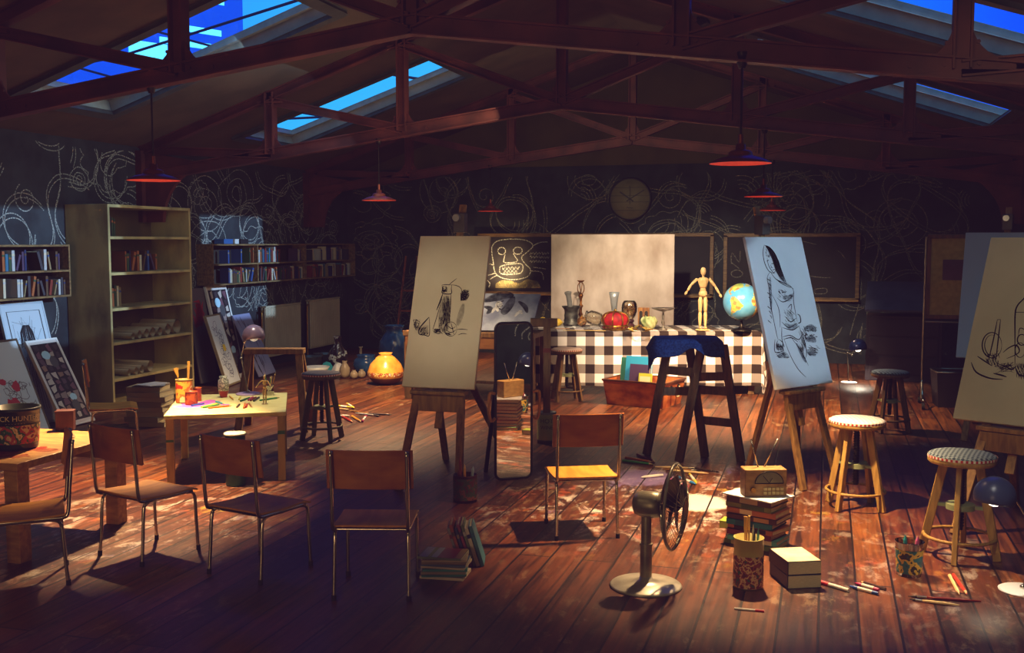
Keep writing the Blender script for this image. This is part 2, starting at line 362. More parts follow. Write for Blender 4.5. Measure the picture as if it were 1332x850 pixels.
for ti,y in enumerate(YT):
    root=bpy.data.objects.new('beam_%d'%(ti+1),None); COL.objects.link(root); root.location=(XC,y,0)
    struct(root,'rust-brown riveted steel roof truss, '+['nearest','middle','farthest'][ti]+' of the three')
    for s in (-1,1):
        m=MB(); girder(m,(s*5.5,0,zb(5.5)),(0,0,zb(0)),.13,.11); m.build('bottom_chord',TRUSS,root)
        m=MB(); girder(m,(s*5.5,0,zt(5.5)-.04),(0,0,zt(0)-.04),.1,.1); m.build('top_chord',TRUSS,root)
    for dx in OFF:
        m=MB(); girder(m,(dx,0,zb(dx)),(dx,0,zt(dx)),.1,.12); m.box((dx,0,zt(dx)-.12),(.34,.1,.025)); m.build('post',TRUSS,root)
    for a,b in ((-3.65,-1.92),(-1.92,0),(1.92,0),(3.65,1.92)):
        m=MB(); girder(m,(a,0,zt(a)-.1),(b,0,zb(b)+.02),.09,.1); m.build('diagonal',TRUSS,root)
    for s in (-1,1):
        m=MB(); girder(m,(s*3.65,0,zb(3.65)),(s*5.3,0,zt(5.3)-.1),.09,.1); m.build('diagonal',TRUSS,root)
        # knee bracket at the wall
        pts=[(s*5.5,-.01,3.1),(s*4.5,-.01,zb(4.5))]+[(s*(5.15-.65*math.cos(t)-0) ,-.01,2.3+.55*math.sin(t)) for t in [rad(75),rad(60),rad(45),rad(30),rad(15),0]][0:0]
        cur=[(s*(4.45+ .75*math.sin(t)),-.01,2.2+(zb(4.45)-2.2)*math.cos(t)) for t in [rad(q) for q in range(0,91,10)]]
        m=MB(); m.prism([(s*5.5,-.03,3.1),(s*4.45,-.03,zb(4.45))]+cur+[(s*5.5,-.03,2.2)],(0,.06,0)); m.bar((s*5.48,0,2.2),(s*5.48,0,3.1),.2,.1); m.build('bracket',TRUSS,root)
    for dx in OFF:
        pts=[]; r=.26; z0=zb(dx)
        m=MB()
        for s in (-1,1):
            c=(dx+s*(.05+r),z0+.06+r-s*0); arc=[(c[0]+r*math.cos(t),-.012,c[1]+r*math.sin(t)-BM*abs(r)*.5) for t in [rad(q) for q in (range(180,271,10) if s>0 else range(360,269,-10))]]
            m.prism([(dx,-.012,z0),(dx,-.012,z0+.06+r)]+arc+[(dx+s*(.05+r),-.012,z0-.02)],(0,.024,0))
        for k in range(4):
            px=dx+(-.3+.2*k); m.cyl((px,-.03,z0+.03),(px,-.012,z0+.03),.014,n=6)
        for s in (-1,1): m.cyl((dx+s*.09,-.03,z0+.16),(dx+s*.09,-.012,z0+.16),.014,n=6)
        m.build('gusset_plate',TRUSS,root)
# ------------------------------------------------------------ chalk murals
def squig(rng,c,r,n=26,amp=.25):
    k=[(rng.uniform(.2,1)*amp/(j+1),rng.uniform(0,6.28)) for j in range(5)]
    return [(c[0]+r*(1+sum(a*math.cos((j+2)*t+p) for j,(a,p) in enumerate(k)))*math.cos(t),c[1]+r*.8*(1+sum(a*math.cos((j+2)*t+p) for j,(a,p) in enumerate(k)))*math.sin(t)) for t in [2*pi*i/n for i in range(n+1)]]
def mural(seed,u0,u1,v0,v1,count,keep=None):
    rng=random.Random(seed); S=[]
    def ok(p): return u0<p[0]<u1 and v0<p[1]<v1 and (keep is None or keep(p))
    for _ in range(count):
        c=(rng.uniform(u0,u1),rng.uniform(v0,v1)); t=rng.random(); r=rng.uniform(.16,.55); L=[]
        if t<.14:
            for q in (1,.6,.3): L.append(squig(rng,c,r*q,28,.09))
        elif t<.22:
            turns=rng.uniform(1.5,2.6); a0=rng.uniform(0,6.28); L.append([(c[0]+r*(1-i/60)*math.cos(a0+turns*6.28*i/60),c[1]+r*(1-i/60)*math.sin(a0+turns*6.28*i/60)) for i in range(58)])
        elif t<.65:
            a=rng.uniform(0,6.28); p=list(c); k=rng.uniform(-.15,.15); P=[]
            for i in range(64):
                k+=rng.uniform(-.09,.09); k=max(-.2,min(.2,k)); a+=k; p=[p[0]+.05*math.cos(a),p[1]+.05*math.sin(a)]; P.append(tuple(p))
            L.append(P); L.append([(x+.05*math.sin(a),y+.05) for x,y in P])
        elif t<.82:
            a=rng.uniform(0,6.28)
            for q in range(4): L.append([(c[0]+r*(.5+.28*q)*math.cos(a+s),c[1]+r*(.5+.28*q)*math.sin(a+s)) for s in [i*.11 for i in range(16)]])
            for q in range(3): s=a+q*.6; L.append([(c[0]+.5*r*math.cos(s),c[1]+.5*r*math.sin(s)),(c[0]+1.4*r*math.cos(s+.1),c[1]+1.4*r*math.sin(s+.1))])
        else:
            L.append([(c[0]+r*(1+.16*abs(math.sin(6*s)))*math.cos(s),c[1]+r*.7*(1+.16*abs(math.sin(6*s)))*math.sin(s)) for s in [6.2832*i/70 for i in range(71)]])
            L.append(squig(rng,c,r*.45,18,.3))
        for P in L:
            cur=[]
            for p in P+[None]:
                if p is not None and ok(p): cur.append(p)
                else:
                    if len(cur)>3: S.append(cur)
                    cur=[]
    return S
m=MB()
for P in mural(3,6.5,17.4,.9,3.08,95): m.ribbon([(XL+.004,y,z) for y,z in P],.012,(1,0,0))
o=m.build('chalk_mural',CHALK,wl); o['label']='white chalk swirls'
m=MB()
for P in mural(11,-8.3,2.5,.15,3.1,130): m.ribbon([(x,YB-.004,z) for x,z in P],.012,(0,-1,0))
o=m.build('chalk_mural',alpha_mat('faint_chalk','#a8a898',.42,60),wb); o['label']='white chalk swirls'
m=MB()
for P in mural(19,.5,12,.6,3.0,60): m.ribbon([(XR-.004,y,z) for y,z in P],.02,(-1,0,0))
o=m.build('chalk_mural',CHALK,wr); o['label']='white chalk swirls'
struct(wf,'dark slate wall behind the camera')
# ------------------------------------------------------------ chairs
def make_chair(label):
    t=thing('school_chair',label,'chair',group='orange plywood school chairs')
    m=MB(); n=7
    vs=[]; 
    for k in range(n+1):
        y=.02+.42*k/n; z=.405+(-.012*math.sin(pi*k/n))-(.02*max(0,(k-n+1)) )
        for x in (-.215,.215): vs+= [(x,y,z),(x,y,z+.012)]
    fs=[]
    for k in range(n):
        a=4*k; b=4*(k+1); fs+=[(a+1,a+3,b+3,b+1),(a,b,b+2,a+2),(a,a+1,b+1,b),(a+2,b+2,b+3,a+3)]
    fs+=[(0,2,3,1),(4*n,4*n+1,4*n+3,4*n+2)]
    m.add(vs,fs); m.build('seat',W_SEAT,t,bevel=.004)
    m=MB(); n=8; vs=[]
    for k in range(n+1):
        x=-.235+.47*k/n; y=.0-.03*(1-(x/.235)**2)*0+.028*(1-(x/.235)**2)*-1+.03
        for z,dy in ((.62,-.008),(.838,-.035)): vs+=[(x,y+dy-.006,z),(x,y+dy+.006,z)]
    fs=[]
    for k in range(n):
        a=4*k;b=a+4; fs+=[(a,b,b+2,a+2),(a+1,a+3,b+3,b+1),(a+2,b+2,b+3,a+3),(a,a+1,b+1,b)]
    fs+=[(0,2,3,1),(4*n,4*n+1,4*n+3,4*n+2)]
    m.add(vs,fs); m.build('backrest',W_CHAIR,t,bevel=.004)
    for s in (-1,1):
        x=s*.205
        MB().tube(smooth([(x,-.03,.835),(x,-.012,.62),(x,.004,.43),(x,.03,.393),(x,.09,.39),(x,.40,.39)],5),.0105,10).build('back_post',CHROME,t)
        g=MB().tube(smooth([(x*.98,.2,.385),(x*.98,.1,.385),(x*.98,.055,.37),(x*.98,.04,.33),(x*.99,.03,.18),(x,.015,0)],5),.0105,10).build('leg',CHROME,t)
        MB().cyl((x,.015,0),(x,.0155,.03),.0135,n=10).build('foot_cap',RUBBER,g)
        g=MB().tube(smooth([(x*.98,.2,.385),(x*.98,.36,.385),(x*.98,.41,.37),(x*.98,.425,.33),(x*.99,.43,.18),(x,.44,0)],5),.0105,10).build('leg',CHROME,t)
        MB().cyl((x,.44,0),(x,.4395,.03),.0135,n=10).build('foot_cap',RUBBER,g)
    
    for yy in (.06,.4): MB().cyl((-.2,yy,.385),(.2,yy,.385),.008,n=8).build('cross_rail',CHROME,t)
    return t
ch=[]
def chair(px,py,yaw,label,mid=0):
    p=F(px,py)
    if not ch: o=make_chair(label); ch.append(o)
    else: o=dup(ch[0],label=label)
    R=Matrix.Rotation(yaw,3,'Z'); o.location=p-R@Vector((0,.015,0)); o.rotation_euler.z=yaw
    return o
chair(483,782,rad(15),'plywood school chair with its back square to us, left of the magazine stack')
chair(305,754,rad(-14),'plywood school chair in front of the low art table, back to us')
chair(157,730,rad(-17),'plywood school chair standing behind the stool-high wooden bench with the big bucket, back to us')
chair(764,702,rad(24),'plywood school chair with a brightly lit yellow seat, beside the floor fan')
o=chair(88,748,rad(131),'plywood school chair seen edge-on beside the bucket bench, cut by the photo edge')
o=chair(118,585,rad(-52),'plywood school chair seen side-on behind the others, between bookcase and low art table')
# ------------------------------------------------------------ stools
def make_stool(label,cushmat,rim,loc,rz,h=.65,r=.2,wood=None,group='round screw stools'):
    wood=wood or W_STOOL
    t=thing('screw_stool',label,'stool',loc,rz,group)
    MB().lathe([(0,h-.055),(r-.01,h-.055),(r,h-.045),(r,h-.02),(r-.012,h-.012)],32).build('seat',wood,t)
    c=MB(); prof=[(r-.004,h-.02),(r-.002,h-.006),(r-.02,h+.006),(r*.6,h+.013),(0,h+.015)]
    c.lathe(prof,32); c.uv=[(v.x,v.y) for v in c.v]; c.build('cushion',cushmat,t)
    cr=MB(); n=88
    for k in range(n):
        a0,a1=2*pi*k/n,2*pi*(k+1)/n
        cr.add([((r+.002)*math.cos(a),(r+.002)*math.sin(a),z) for z in (h-.02,h-.005) for a in (a0,a1)],[(0,1,3,2)],k%2)
    cr.build('cushion_piping',rim,t)
    for k in range(4):
        a=pi/4+k*pi/2; ca,sa=math.cos(a),math.sin(a)
        MB().bar((ca*.10,sa*.10,h-.055),(ca*(r+.02),sa*(r+.02),0),.055,.032,up=(-sa,ca,0),w1=.05).build('leg',wood,t,bevel=.004)
    rr=r-.012
    MB().tube([((rr+.02)*math.cos(2*pi*k/32),(rr+.02)*math.sin(2*pi*k/32),.13) for k in range(32)],.011,8,closed=True).build('foot_ring',wood,t)
    s=MB(); s.cyl((0,0,.17),(0,0,h-.06),.018,n=14)
    s.tube([(.021*math.cos(i*.9),.021*math.sin(i*.9),.18+i*(h-.25)/150) for i in range(150)],.0045,5)
    s.build('screw',DSTEEL,t)
    p=MB(); p.cyl((0,0,.3),(0,0,.335),.085,n=20)
    for k in range(4):
        a=pi/4+k*pi/2; p.bar((0,0,.318),(math.cos(a)*.165,math.sin(a)*.165,.318),.03,.02)
    p.build('leg_brace',pm('brace_wood','#6d7a5a','#8a9470',6,.6),t)
    return t
RW=[flat('#b03028'),flat('#e4ddd0')]
sC=make_stool('round screw stool with white cushion, brightly lit from above, right of the middle easel',checker('check_white','#d8d0c8','#efeae4','#f5f2ee',.03),RW,F(1112,660),rad(12),.655)
sD=make_stool('round screw stool with blue-grey striped cushion, nearest the camera at right',checker('stripe_blue','#50606c','#8a9aa2','#3c4a58',.035),RW,F(1247,724),rad(32),.645)
sL=make_stool('round screw stool with plain slate-blue cushion, beside the trestle bench on the left',pm('slate_cushion','#343c50','#3f4860',20,.8),RW,F(419,571),rad(5),.66,.19,pm('grey_green_wood','#4c472c','#655d3a',5,.6,stretch=(7,7,1.2)))
sE=make_stool('dark round screw stool with blue checked cushion, by the wheeled pinboard',checker('check_blue','#25303c','#46586a','#6d8296',.03),[flat('#26303c'),flat('#3c4a58')],F(1156,561),rad(20),.62,.19,W_DARK)
sM=make_stool('round screw stool with pale pink cushion, standing in front of the gingham tablecloth',pm('pink_cushion','#b8a49c','#cbb8ae',20,.8),RW,F(737,521),rad(25),.64,.19,W_DARK)
# ------------------------------------------------------------ easels and canvases
def easel(b,yaw,tilt,label,spread,backlen,topz,group='wooden A-frame studio easels',backs=None):
    b=Vector(b); u=Vector((math.cos(yaw),math.sin(yaw),0)); nb=Vector((-math.sin(yaw),math.cos(yaw),0))
    foot=b-nb*(b.z*math.tan(tilt)); foot.z=0
    t=thing('studio_easel',label,'easel',foot,yaw,group)
    T=math.tan(tilt); off=.045
    def pl(x,z,d=0): return (x,z*T+off+d,z)
    lz=b.z
    for s in (-1,1):
        MB().bar(pl(s*spread/2,0),pl(s*.16,lz+.25),.06,.035,up=(0,1,0)).build('front_leg',W_OAK,t,bevel=.004)
        bk=(backs[0 if s<0 else 1] if backs else (s*(spread/2+.05),lz*T+off+backlen)); MB().bar((bk[0],bk[1],0),pl(s*.12,lz+.2,.08),.055,.035,up=(0,1,0)).build('back_leg',W_OAK,t,bevel=.004)
    MB().bar(pl(0,lz-.32,.06),pl(0,topz,.06),.06,.025,up=(0,1,0)).build('mast',pm('mast_wood','#7a5a34','#a47e44',5,.5,stretch=(8,8,1.2)),t,bevel=.003)
    m=MB(); m.box((0,lz*T+off-.03,lz-.035),(.46,.11,.03)); m.build('ledge',W_OAK,t,bevel=.004)
    m=MB(); m.box((0,(lz-.12)*T+off-.002,lz-.12),(.42,.035,.13)); m.build('apron',W_OAK,t,bevel=.004)
    cz=topz-.1
    c=MB(); c.box((0,cz*T+off+.02,cz-.05),(.1,.09,.16)); k=c.build('top_clamp',pm('clamp_grey','#4c4c46','#5e5e56',6,.5),t,bevel=.008)
    MB().cyl((-.01,cz*T+off-.07,cz-.01),(-.01,cz*T+off-.02,cz-.01),.03,n=18).build('clamp_knob',pm('knob_metal','#aab4bc','#c4ccd2',5,.3,.6),k)
    m=MB(); 
    for s in (-1,1): m.box((s*.17,(lz-.5)*T+off+.3,lz*.42),(.02,.02,.02))
    MB().bar((-.16,lz*.45*T+off,lz*.45),(.16,lz*.45*T+off,lz*.45),.04,.02).build('cross_bar',W_OAK,t,bevel=.003) if False else None
    return t
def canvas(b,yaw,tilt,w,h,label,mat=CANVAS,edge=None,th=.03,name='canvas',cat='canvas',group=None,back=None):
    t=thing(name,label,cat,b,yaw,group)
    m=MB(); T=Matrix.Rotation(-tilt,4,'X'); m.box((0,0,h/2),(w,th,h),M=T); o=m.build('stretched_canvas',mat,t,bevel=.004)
    if edge:
        e=MB(); 
        for s in (-1,1): e.box((s*(w/2+.012),.004,h/2),(.024,th+.012,h+.048),M=T); 
        for z in (-.012,h+.012): e.box((0,.004,z),(w,th+.012,.024),M=T)
        e.build('frame',edge,t,bevel=.003)
    u=Vector((math.cos(yaw),math.sin(yaw),0)); n=Vector((math.sin(yaw),-math.cos(yaw),0))
    up=Vector((0,0,math.cos(tilt)))-n*math.sin(tilt); nn=u.cross(up)
    t['_w']=0; del t['_w']
    bb=Vector(b)+nn*(th/2+.0012)
    def toloc(px,py):
        p=PP(px,py,bb,nn); d=p-Vector(b); return Vector((d.dot(u),-d.dot(n),d.z))
    nl=Vector((0,-math.cos(tilt),math.sin(tilt)))
    return t,o,toloc,nl
PEND={}
def draw(name,parent,toloc,nl,strokes,scale,ox,oy,mat,w,taper=True,k=4,lim=None):
    hold=name=='charcoal_shading'; old=PEND.pop(parent.name,None) if not hold else None
    m=old[0] if old else MB(); mi=1 if old else 0
    for S in strokes:
        ww=w
        if isinstance(S,tuple): ww,S=S
        P=[toloc(x/scale+ox,y/scale+oy) for x,y in S]
        m.ribbon(smooth(P,k),ww,nl,mi,taper=taper)
    if hold: PEND[parent.name]=(m,mat); return None
    return m.build('charcoal_drawing' if name=='charcoal_lines' else name,[old[1],mat] if old else mat,parent)
def hatch(x0,y0,x1,y1,n,rng,ang=1.2,jit=6):
    out=[]
    for i in range(int(n*2.6)):
        x=rng.uniform(x0,x1); y=rng.uniform(y0,y1); l=rng.uniform(.2,.5)*(y1-y0); a=ang+rng.uniform(-.2,.2)
        out.append((.0036,[(x,y),(x+.5*l*math.cos(a)+rng.uniform(-jit,jit)/3,y+.5*l*math.sin(a)),(x+l*math.cos(a),y+l*math.sin(a))]))
    return out
def scrib(cx,cy,rx,ry,n,rng): return [(.0036,[(cx+rng.uniform(-rx,rx),cy+rng.uniform(-ry,ry)) for _ in range(4)]) for _ in range(int(n*1.7))]
def ell(cx,cy,rx,ry,a0=0,a1=6.3,n=18): return [(cx+rx*math.cos(a0+(a1-a0)*i/n),cy+ry*math.sin(a0+(a1-a0)*i/n)) for i in range(n+1)]
rng=random.Random(5)
bA,yA,tA=(-2.942,7.8,.788),.004,.343
easel(bA,yA,tA,'wooden studio easel left of the tall mirror, holding the cream still-life drawing',.5,.95,2.26)
cA,_,tl,nl=canvas(bA,yA,tA,.612,1.281,'cream canvas with a charcoal still life of a vase, drooping flower and shell')
draw('charcoal_shading',cA,tl,nl,[(.05,[(470,270),(465,400),(455,560)]),(.045,[(440,300),(420,450),(400,590)]),(.04,[(500,300),(490,420),(470,540)]),(.05,[(640,350),(610,470),(580,570)]),(.05,[(420,620),(460,600),(480,540)]),(.04,[(215,640),(250,600),(285,570)])],7.727,520,350,SMUDGE,.04)
draw('charcoal_lines',cA,tl,nl,[(.008,[(425,160),(428,200),(430,245),(515,250),(518,200),(522,162)]),[(425,160),(470,158),(522,162)],(.012,[(432,250),(405,330),(370,415)]),[(425,300),(385,440),(345,570),(330,610)],(.008,[(515,250),(508,400),(495,520)]),[(490,165),(530,130),(575,95)],(.006,[(505,160),(560,165),(610,190),(632,245)]),
 (.008,[(295,485),(250,530),(195,600),(195,655),(250,665),(295,670),(300,560),(295,485)]),(.012,[(295,485),(240,545),(195,600)]),ell(512,605,62,72),[(512,535),(530,600),(545,660)],[(470,560),(520,600),(560,580)],[(460,610),(515,640),(570,610)],[(475,650),(520,665)],[(570,610),(620,606),(685,612)],[(585,665),(630,650),(675,656)],[(330,620),(380,650),(420,645)],[(340,640),(400,628),(430,655)]]
 +hatch(435,270,500,480,26,rng,1.6)+hatch(400,470,480,600,22,rng,1.7)+hatch(200,580,290,650,26,rng,2.2)+scrib(655,265,48,60,16,rng)+scrib(455,205,28,35,8,rng)+scrib(175,560,40,60,8,rng)+scrib(375,625,40,24,8,rng)+scrib(485,655,30,15,6,rng),7.727,520,350,CHARC,.006)
bB,yB,tB=(-.154,8.75,.789),.936,.283
easel(bB,yB,tB,'paint-smeared wooden easel in the middle right, holding the bluish figure drawing',.44,.95,2.24,backs=((-.06,.75),(.55,.7)))
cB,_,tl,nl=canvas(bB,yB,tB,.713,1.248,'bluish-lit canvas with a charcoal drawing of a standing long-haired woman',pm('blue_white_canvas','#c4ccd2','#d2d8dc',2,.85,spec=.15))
draw('charcoal_shading',cB,tl,nl,[(.05,[(205,150),(215,210),(235,260)]),(.05,[(230,345),(260,350),(280,330)]),(.06,[(340,510),(380,500),(400,520)]),(.06,[(345,560),(385,560),(400,575)]),(.05,[(350,620),(380,630),(400,640)]),(.05,[(195,590),(215,600),(230,620)]),(.05,[(205,650),(235,640),(260,645)]),(.04,[(300,580),(330,640),(350,680)]),(.05,[(240,480),(275,500),(305,480)]),(.03,[(165,240),(168,330),(172,420)])],3.953,960,300,alpha_mat('blue_smudge','#2c3440',.5),.04)
draw('charcoal_lines',cB,tl,nl,[(.009,[(135,75),(128,115),(138,170),(160,210),(190,222)]),(.009,[(135,75),(165,88),(195,130),(212,180),(235,235),(250,280)]),[(145,85),(175,120),(195,180),(225,250)],[(150,90),(185,150),(200,210),(240,270)],*[(.0045,[(140+10*q/13,80-2*q/13),(160+22*q/13,112-6*q/13),(180+26*q/13,160-8*q/13),(196+27*q/13,210-8*q/13),(218+36*q/13,250+32*q/13)]) for q in range(14)],[(165,100),(190,150),(205,200),(230,240)],[(150,140),(153,165),(165,195),(185,217),(196,195)],(.008,[(148,158),(158,152)]),(.008,[(172,172),(184,168)]),[(168,175),(172,190),(178,190)],(.008,[(178,203),(190,200)]),
 (.008,[(165,212),(150,245),(160,300),(165,360),(175,420),(185,470),(200,540),(208,565)]),[(175,330),(205,390),(215,440),(216,500)],(.008,[(165,210),(195,250),(245,275),(285,300)]),[(180,235),(220,270),(270,295)],(.008,[(250,270),(284,305),(285,360),(295,420),(305,470)]),[(200,345),(230,368),(268,350),(284,320)],[(225,320),(250,315)],[(225,470),(260,500),(302,478)],(.008,[(230,500),(280,512),(315,490)]),[(240,440),(270,470),(300,450)],[(255,400),(275,380),(270,430)],(.008,[(225,495),(226,560),(240,600)]),(.008,[(312,490),(340,560),(352,630),(346,660)]),[(235,555),(268,640),(308,712),(350,755)],[(265,540),(310,600),(345,660),(362,695)],[(230,548),(270,540),(312,562),(332,530)],[(235,560),(275,552),(310,575)],(.012,[(305,430),(318,440),(322,470),(308,478)]),[(205,565),(198,590),(215,600),(232,590)],[(210,560),(228,575),(235,600)],[(190,560),(190,625),(235,620)]]
 +[[(150+6*i%17,245+24*i),(140+7*i%19+12,250+24*i),(172,262+24*i)] for i in range(10)]+hatch(335,490,400,520,14,rng,.3)+hatch(340,530,400,560,14,rng,.2)+hatch(350,590,405,640,14,rng,.4)+hatch(192,580,232,610,22,rng,1.4)+hatch(195,630,260,655,12,rng,.2)+hatch(140,90,165,130,8,rng,1.3)+hatch(205,300,240,340,10,rng,.8)+hatch(235,400,285,460,14,rng,1.0)+hatch(310,500,345,600,16,rng,1.2)+hatch(235,330,275,350,10,rng,.3),3.953,960,300,CHARC,.0075)
bC,yC,tC=(1.214,7.6,.729),-.5,.425
easel(bC,yC,tC,'wooden studio easel at the right edge of the photo, holding the dim bottle drawing',.5,.9,2.24)
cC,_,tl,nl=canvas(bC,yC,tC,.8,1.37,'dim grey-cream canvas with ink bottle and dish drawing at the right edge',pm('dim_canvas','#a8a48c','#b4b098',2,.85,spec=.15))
draw('charcoal_lines',cC,tl,nl,[(.009,ell(190,470,40,52)),ell(190,470,30,42,.5,5),(.009,[(212,365),(195,450),(172,545)]),(.009,[(225,365),(215,450),(205,540)]),[(212,365),(225,365)],(.012,[(105,540),(125,580),(180,605),(235,610)]),(.01,[(130,515),(160,535),(190,555)]),[(205,540),(240,555),(280,550)],(.01,[(235,500),(260,480),(290,470),(300,500),(250,525)]),(.011,[(330,225),(326,270),(296,305),(285,340),(284,430),(284,560)]),[(285,335),(330,335)],(.009,ell(312,448,18,22)),ell(305,490,20,30),(.012,[(285,560),(300,590),(330,598)]),(.012,[(195,585),(225,592),(250,600)]),(.01,[(250,560),(270,570),(290,555)]),[(330,410),(305,400),(298,430)]]+hatch(165,500,215,545,18,rng,1.3)+hatch(288,540,330,590,22,rng,1.3)+scrib(240,560,40,22,8,rng),3.147,1230,300,CHARC,.0065)
# fourth easel behind
e4b=(1.62,11.2,.8)
easel(e4b,-.25,.3,'wooden studio easel mostly hidden behind the right-hand canvas',.5,.9,2.3)
canvas(e4b,-.25,.3,.75,1.3,'blank white canvas coloured blue for its light, glimpsed between pinboard and right-hand easel',flat('#9ab8d4'))  # blue light on the white canvas is put into its flat colour
# ------------------------------------------------------------ pictures leaning on the left wall
def picture(b,yaw,tilt,w,h,label,base,edge,kind,seed):
    t,o,_,nl=canvas(b,yaw,tilt,w,h,label,base,edge,.025,'leaning_picture','picture')
    r=random.Random(seed); T=Matrix.Rotation(-tilt,4,'X'); m=MB(); d=.0138
    def P(x,z,k=0): return T@Vector((x*w*.5,-d-k,z*h))
    if kind=='collage':
        mats=[flat(c) for c in ('#8a7a78','#5a4450','#3a3038','#a89a92','#6e4a58','#c0b6b0','#2a2228','#8a6a5c')]
        mats=[flat('#17141a')]+mats
        m.add([P(-.94,.03),P(.94,.03),P(.94,.97),P(-.94,.97)],[(0,1,2,3)],0)
        ny=11; nx=4
        for j in range(ny):
            for i in range(nx):
                x0=-.9+1.8*i/nx; z0=.05+.9*j/ny; a=1.8/nx; bq=.9/ny
                q=[(x0+r.uniform(0,.18),z0+r.uniform(0,.03)),(x0+a*r.uniform(.7,1),z0+r.uniform(-.02,.03)),(x0+a*r.uniform(.6,1),z0+bq*r.uniform(.8,1.25)),(x0+r.uniform(0,.1),z0+bq*r.uniform(.7,1))]
                m.add([P(max(-.93,min(.93,x)),max(.035,min(.965,z)),.0006+.00002*(i+j*nx)) for x,z in q],[(0,1,2,3)],r.randint(1,8))
        for cx,cz,s,mi in ((-.2,.83,.3,9),(.35,.3,.25,9)):
            m.add([P(cx+s*math.cos(q*.7),cz+s*.18*math.sin(q*.7),.002) for q in range(9)],[tuple(range(9))],9)
        for cx,cz in ((.15,.74),(.3,.2)): m.add([P(cx+.28*math.cos(q*.7),cz+.07*math.sin(q*.7),.0022) for q in range(9)],[tuple(range(9))],10)
        m.build('printed_panel',mats+[flat('#a8d0e8'),flat('#4a4a4e')],t)
    elif kind=='lines':
        for k in range(26):
            c=(r.gauss(0,.25),.12+.76*k/26); L=squig(r,(0,0),1,14,.4); s=r.uniform(.1,.32)
            m.ribbon([P(max(-.85,min(.85,c[0]+x*s)),max(.04,min(.95,c[1]+z*s*.28))) for x,z in L],.006,nl)
        m.build('ink_drawing',flat('#2c4878'),t)
        y=MB(); y.add([P(.15+.22*math.cos(q*.8),.52+.05*math.sin(q*.8)*(1+.3*(q%2)),.0012) for q in range(8)],[tuple(range(8))]); y.build('yellow_patch',flat('#e8c832'),t)
    elif kind=='red':
        for k in range(22):
            c=(r.gauss(.1,.3),.15+.6*abs(r.gauss(.3,.3))); L=squig(r,(0,0),1,10,.7); s=r.uniform(.08,.25)
            m.ribbon([P(max(-.85,min(.85,c[0]+x*s)),max(.04,min(.95,c[1]+z*s*.35)),.0004) for x,z in L],.006,nl,mi=0)
        for k in range(9):
            c=(r.gauss(0,.3),r.uniform(.1,.6)); m.add([P(max(-.85,min(.85,c[0]+r.uniform(.1,.25)*math.cos(q*1.05))),max(.03,c[1]+r.uniform(.03,.08)*math.sin(q*1.05)),.0008+k*.0001) for q in range(6)],[tuple(range(6))],1)
        m.build('ink_drawing',[flat('#4a3438'),flat('#b01c2c')],t)
    elif kind=='dark':
        for k in range(26):
            c=(r.uniform(-.7,.7),r.choice([r.uniform(.08,.35),r.uniform(.5,.92)])); a=r.uniform(1.2,1.9); l=r.uniform(.03,.1)
            m.ribbon([P(c[0]-math.cos(a)*l*2,c[1]-l),P(c[0],c[1]+.01),P(c[0]+math.cos(a)*l*2,min(.96,c[1]+l))],r.uniform(.008,.03),nl,taper=True)
        m.build('ink_drawing',flat('#14141c'),t)
    elif kind=='hair':
        m.ribbon([P(-.8,.04),P(-.8,.94),P(.8,.94),P(.8,.04)],.012,nl)
        for k in range(26):
            x=-.05+r.uniform(-.28,.28); m.ribbon([P(x*.5,.82),P(x*1.05,.76),P(x*1.2+r.uniform(-.05,.05),.62+r.uniform(0,.05))],.014,nl,taper=True)
        for k in range(16): m.ribbon([P(r.uniform(-.7,.7),r.uniform(.1,.9)) for _ in range(3)],.003,nl)
        for k in range(6): m.ribbon([P(-.3+.08*k,.55),P(-.35+.1*k,.35),P(-.4+.12*k,.1)],.006,nl)
        m.build('ink_drawing',flat('#1c2028'),t)
    elif kind=='flower':
        for k in range(12): m.add([P(r.uniform(-.6,.6)+.12*math.cos(q),.72+r.uniform(-.15,.15)+.02*math.sin(q)) for q in range(6)],[tuple(range(6))],0)
        m.ribbon([P(.1,.05),P(.2,.3),P(.05,.6)],.01,nl,1); m.build('painted_flowers',[flat('#a02830'),flat('#403838')],t)
    return t
WF=flat('#dcdcdc'); BF=pm('dark_frame','#3a2c1e','#57442e',8,.5); GF=pm('grey_frame','#75694f','#8d8062',8,.5)
picture((-7.609,9.334,0.03),1.61,.469,.446,.958,'white-edged comic-style collage panel leaning behind the chairs, left of the bookcase',flat('#d4d0d0'),WF,'collage',4)
picture((-8.0,9.32,0.03),1.503,.25,.564,1.29,'tall bluish ink drawing of a dark-haired head, leaning under the left wall shelf',flat('#b4c4d4'),flat('#a8b8c8'),'hair',5)
pa=F(34,535); picture((-7.62,8.62,0.03),1.55,.4,.52,.98,'dark-framed sketch with red blots at the left edge of the photo',flat('#c0ccd6'),BF,'red',6)
picture((-7.746,12.62,0.03),1.78,.297,.5,.95,'framed blue line drawing with a yellow patch, leaning between bookcase and trestle bench',flat('#dce6f0'),GF,'lines',7)
picture((-7.735,13.521,0.03),1.669,.435,.55,.962,'lavender canvas with black brush marks, leaning below the first radiator',flat('#8488b0'),None,'dark',8)
picture((-8.02,13.12,0.03),1.62,.22,.52,1.31,'tall white-edged comic-style collage panel leaning behind the lavender canvas',flat('#d4d0d0'),WF,'collage',9)
picture((-8.1,12.58,0.03),1.55,.16,.40,1.30,'dark panel with red flowers leaning at the back, against bookcase side',flat('#5c5458'),None,'flower',10)
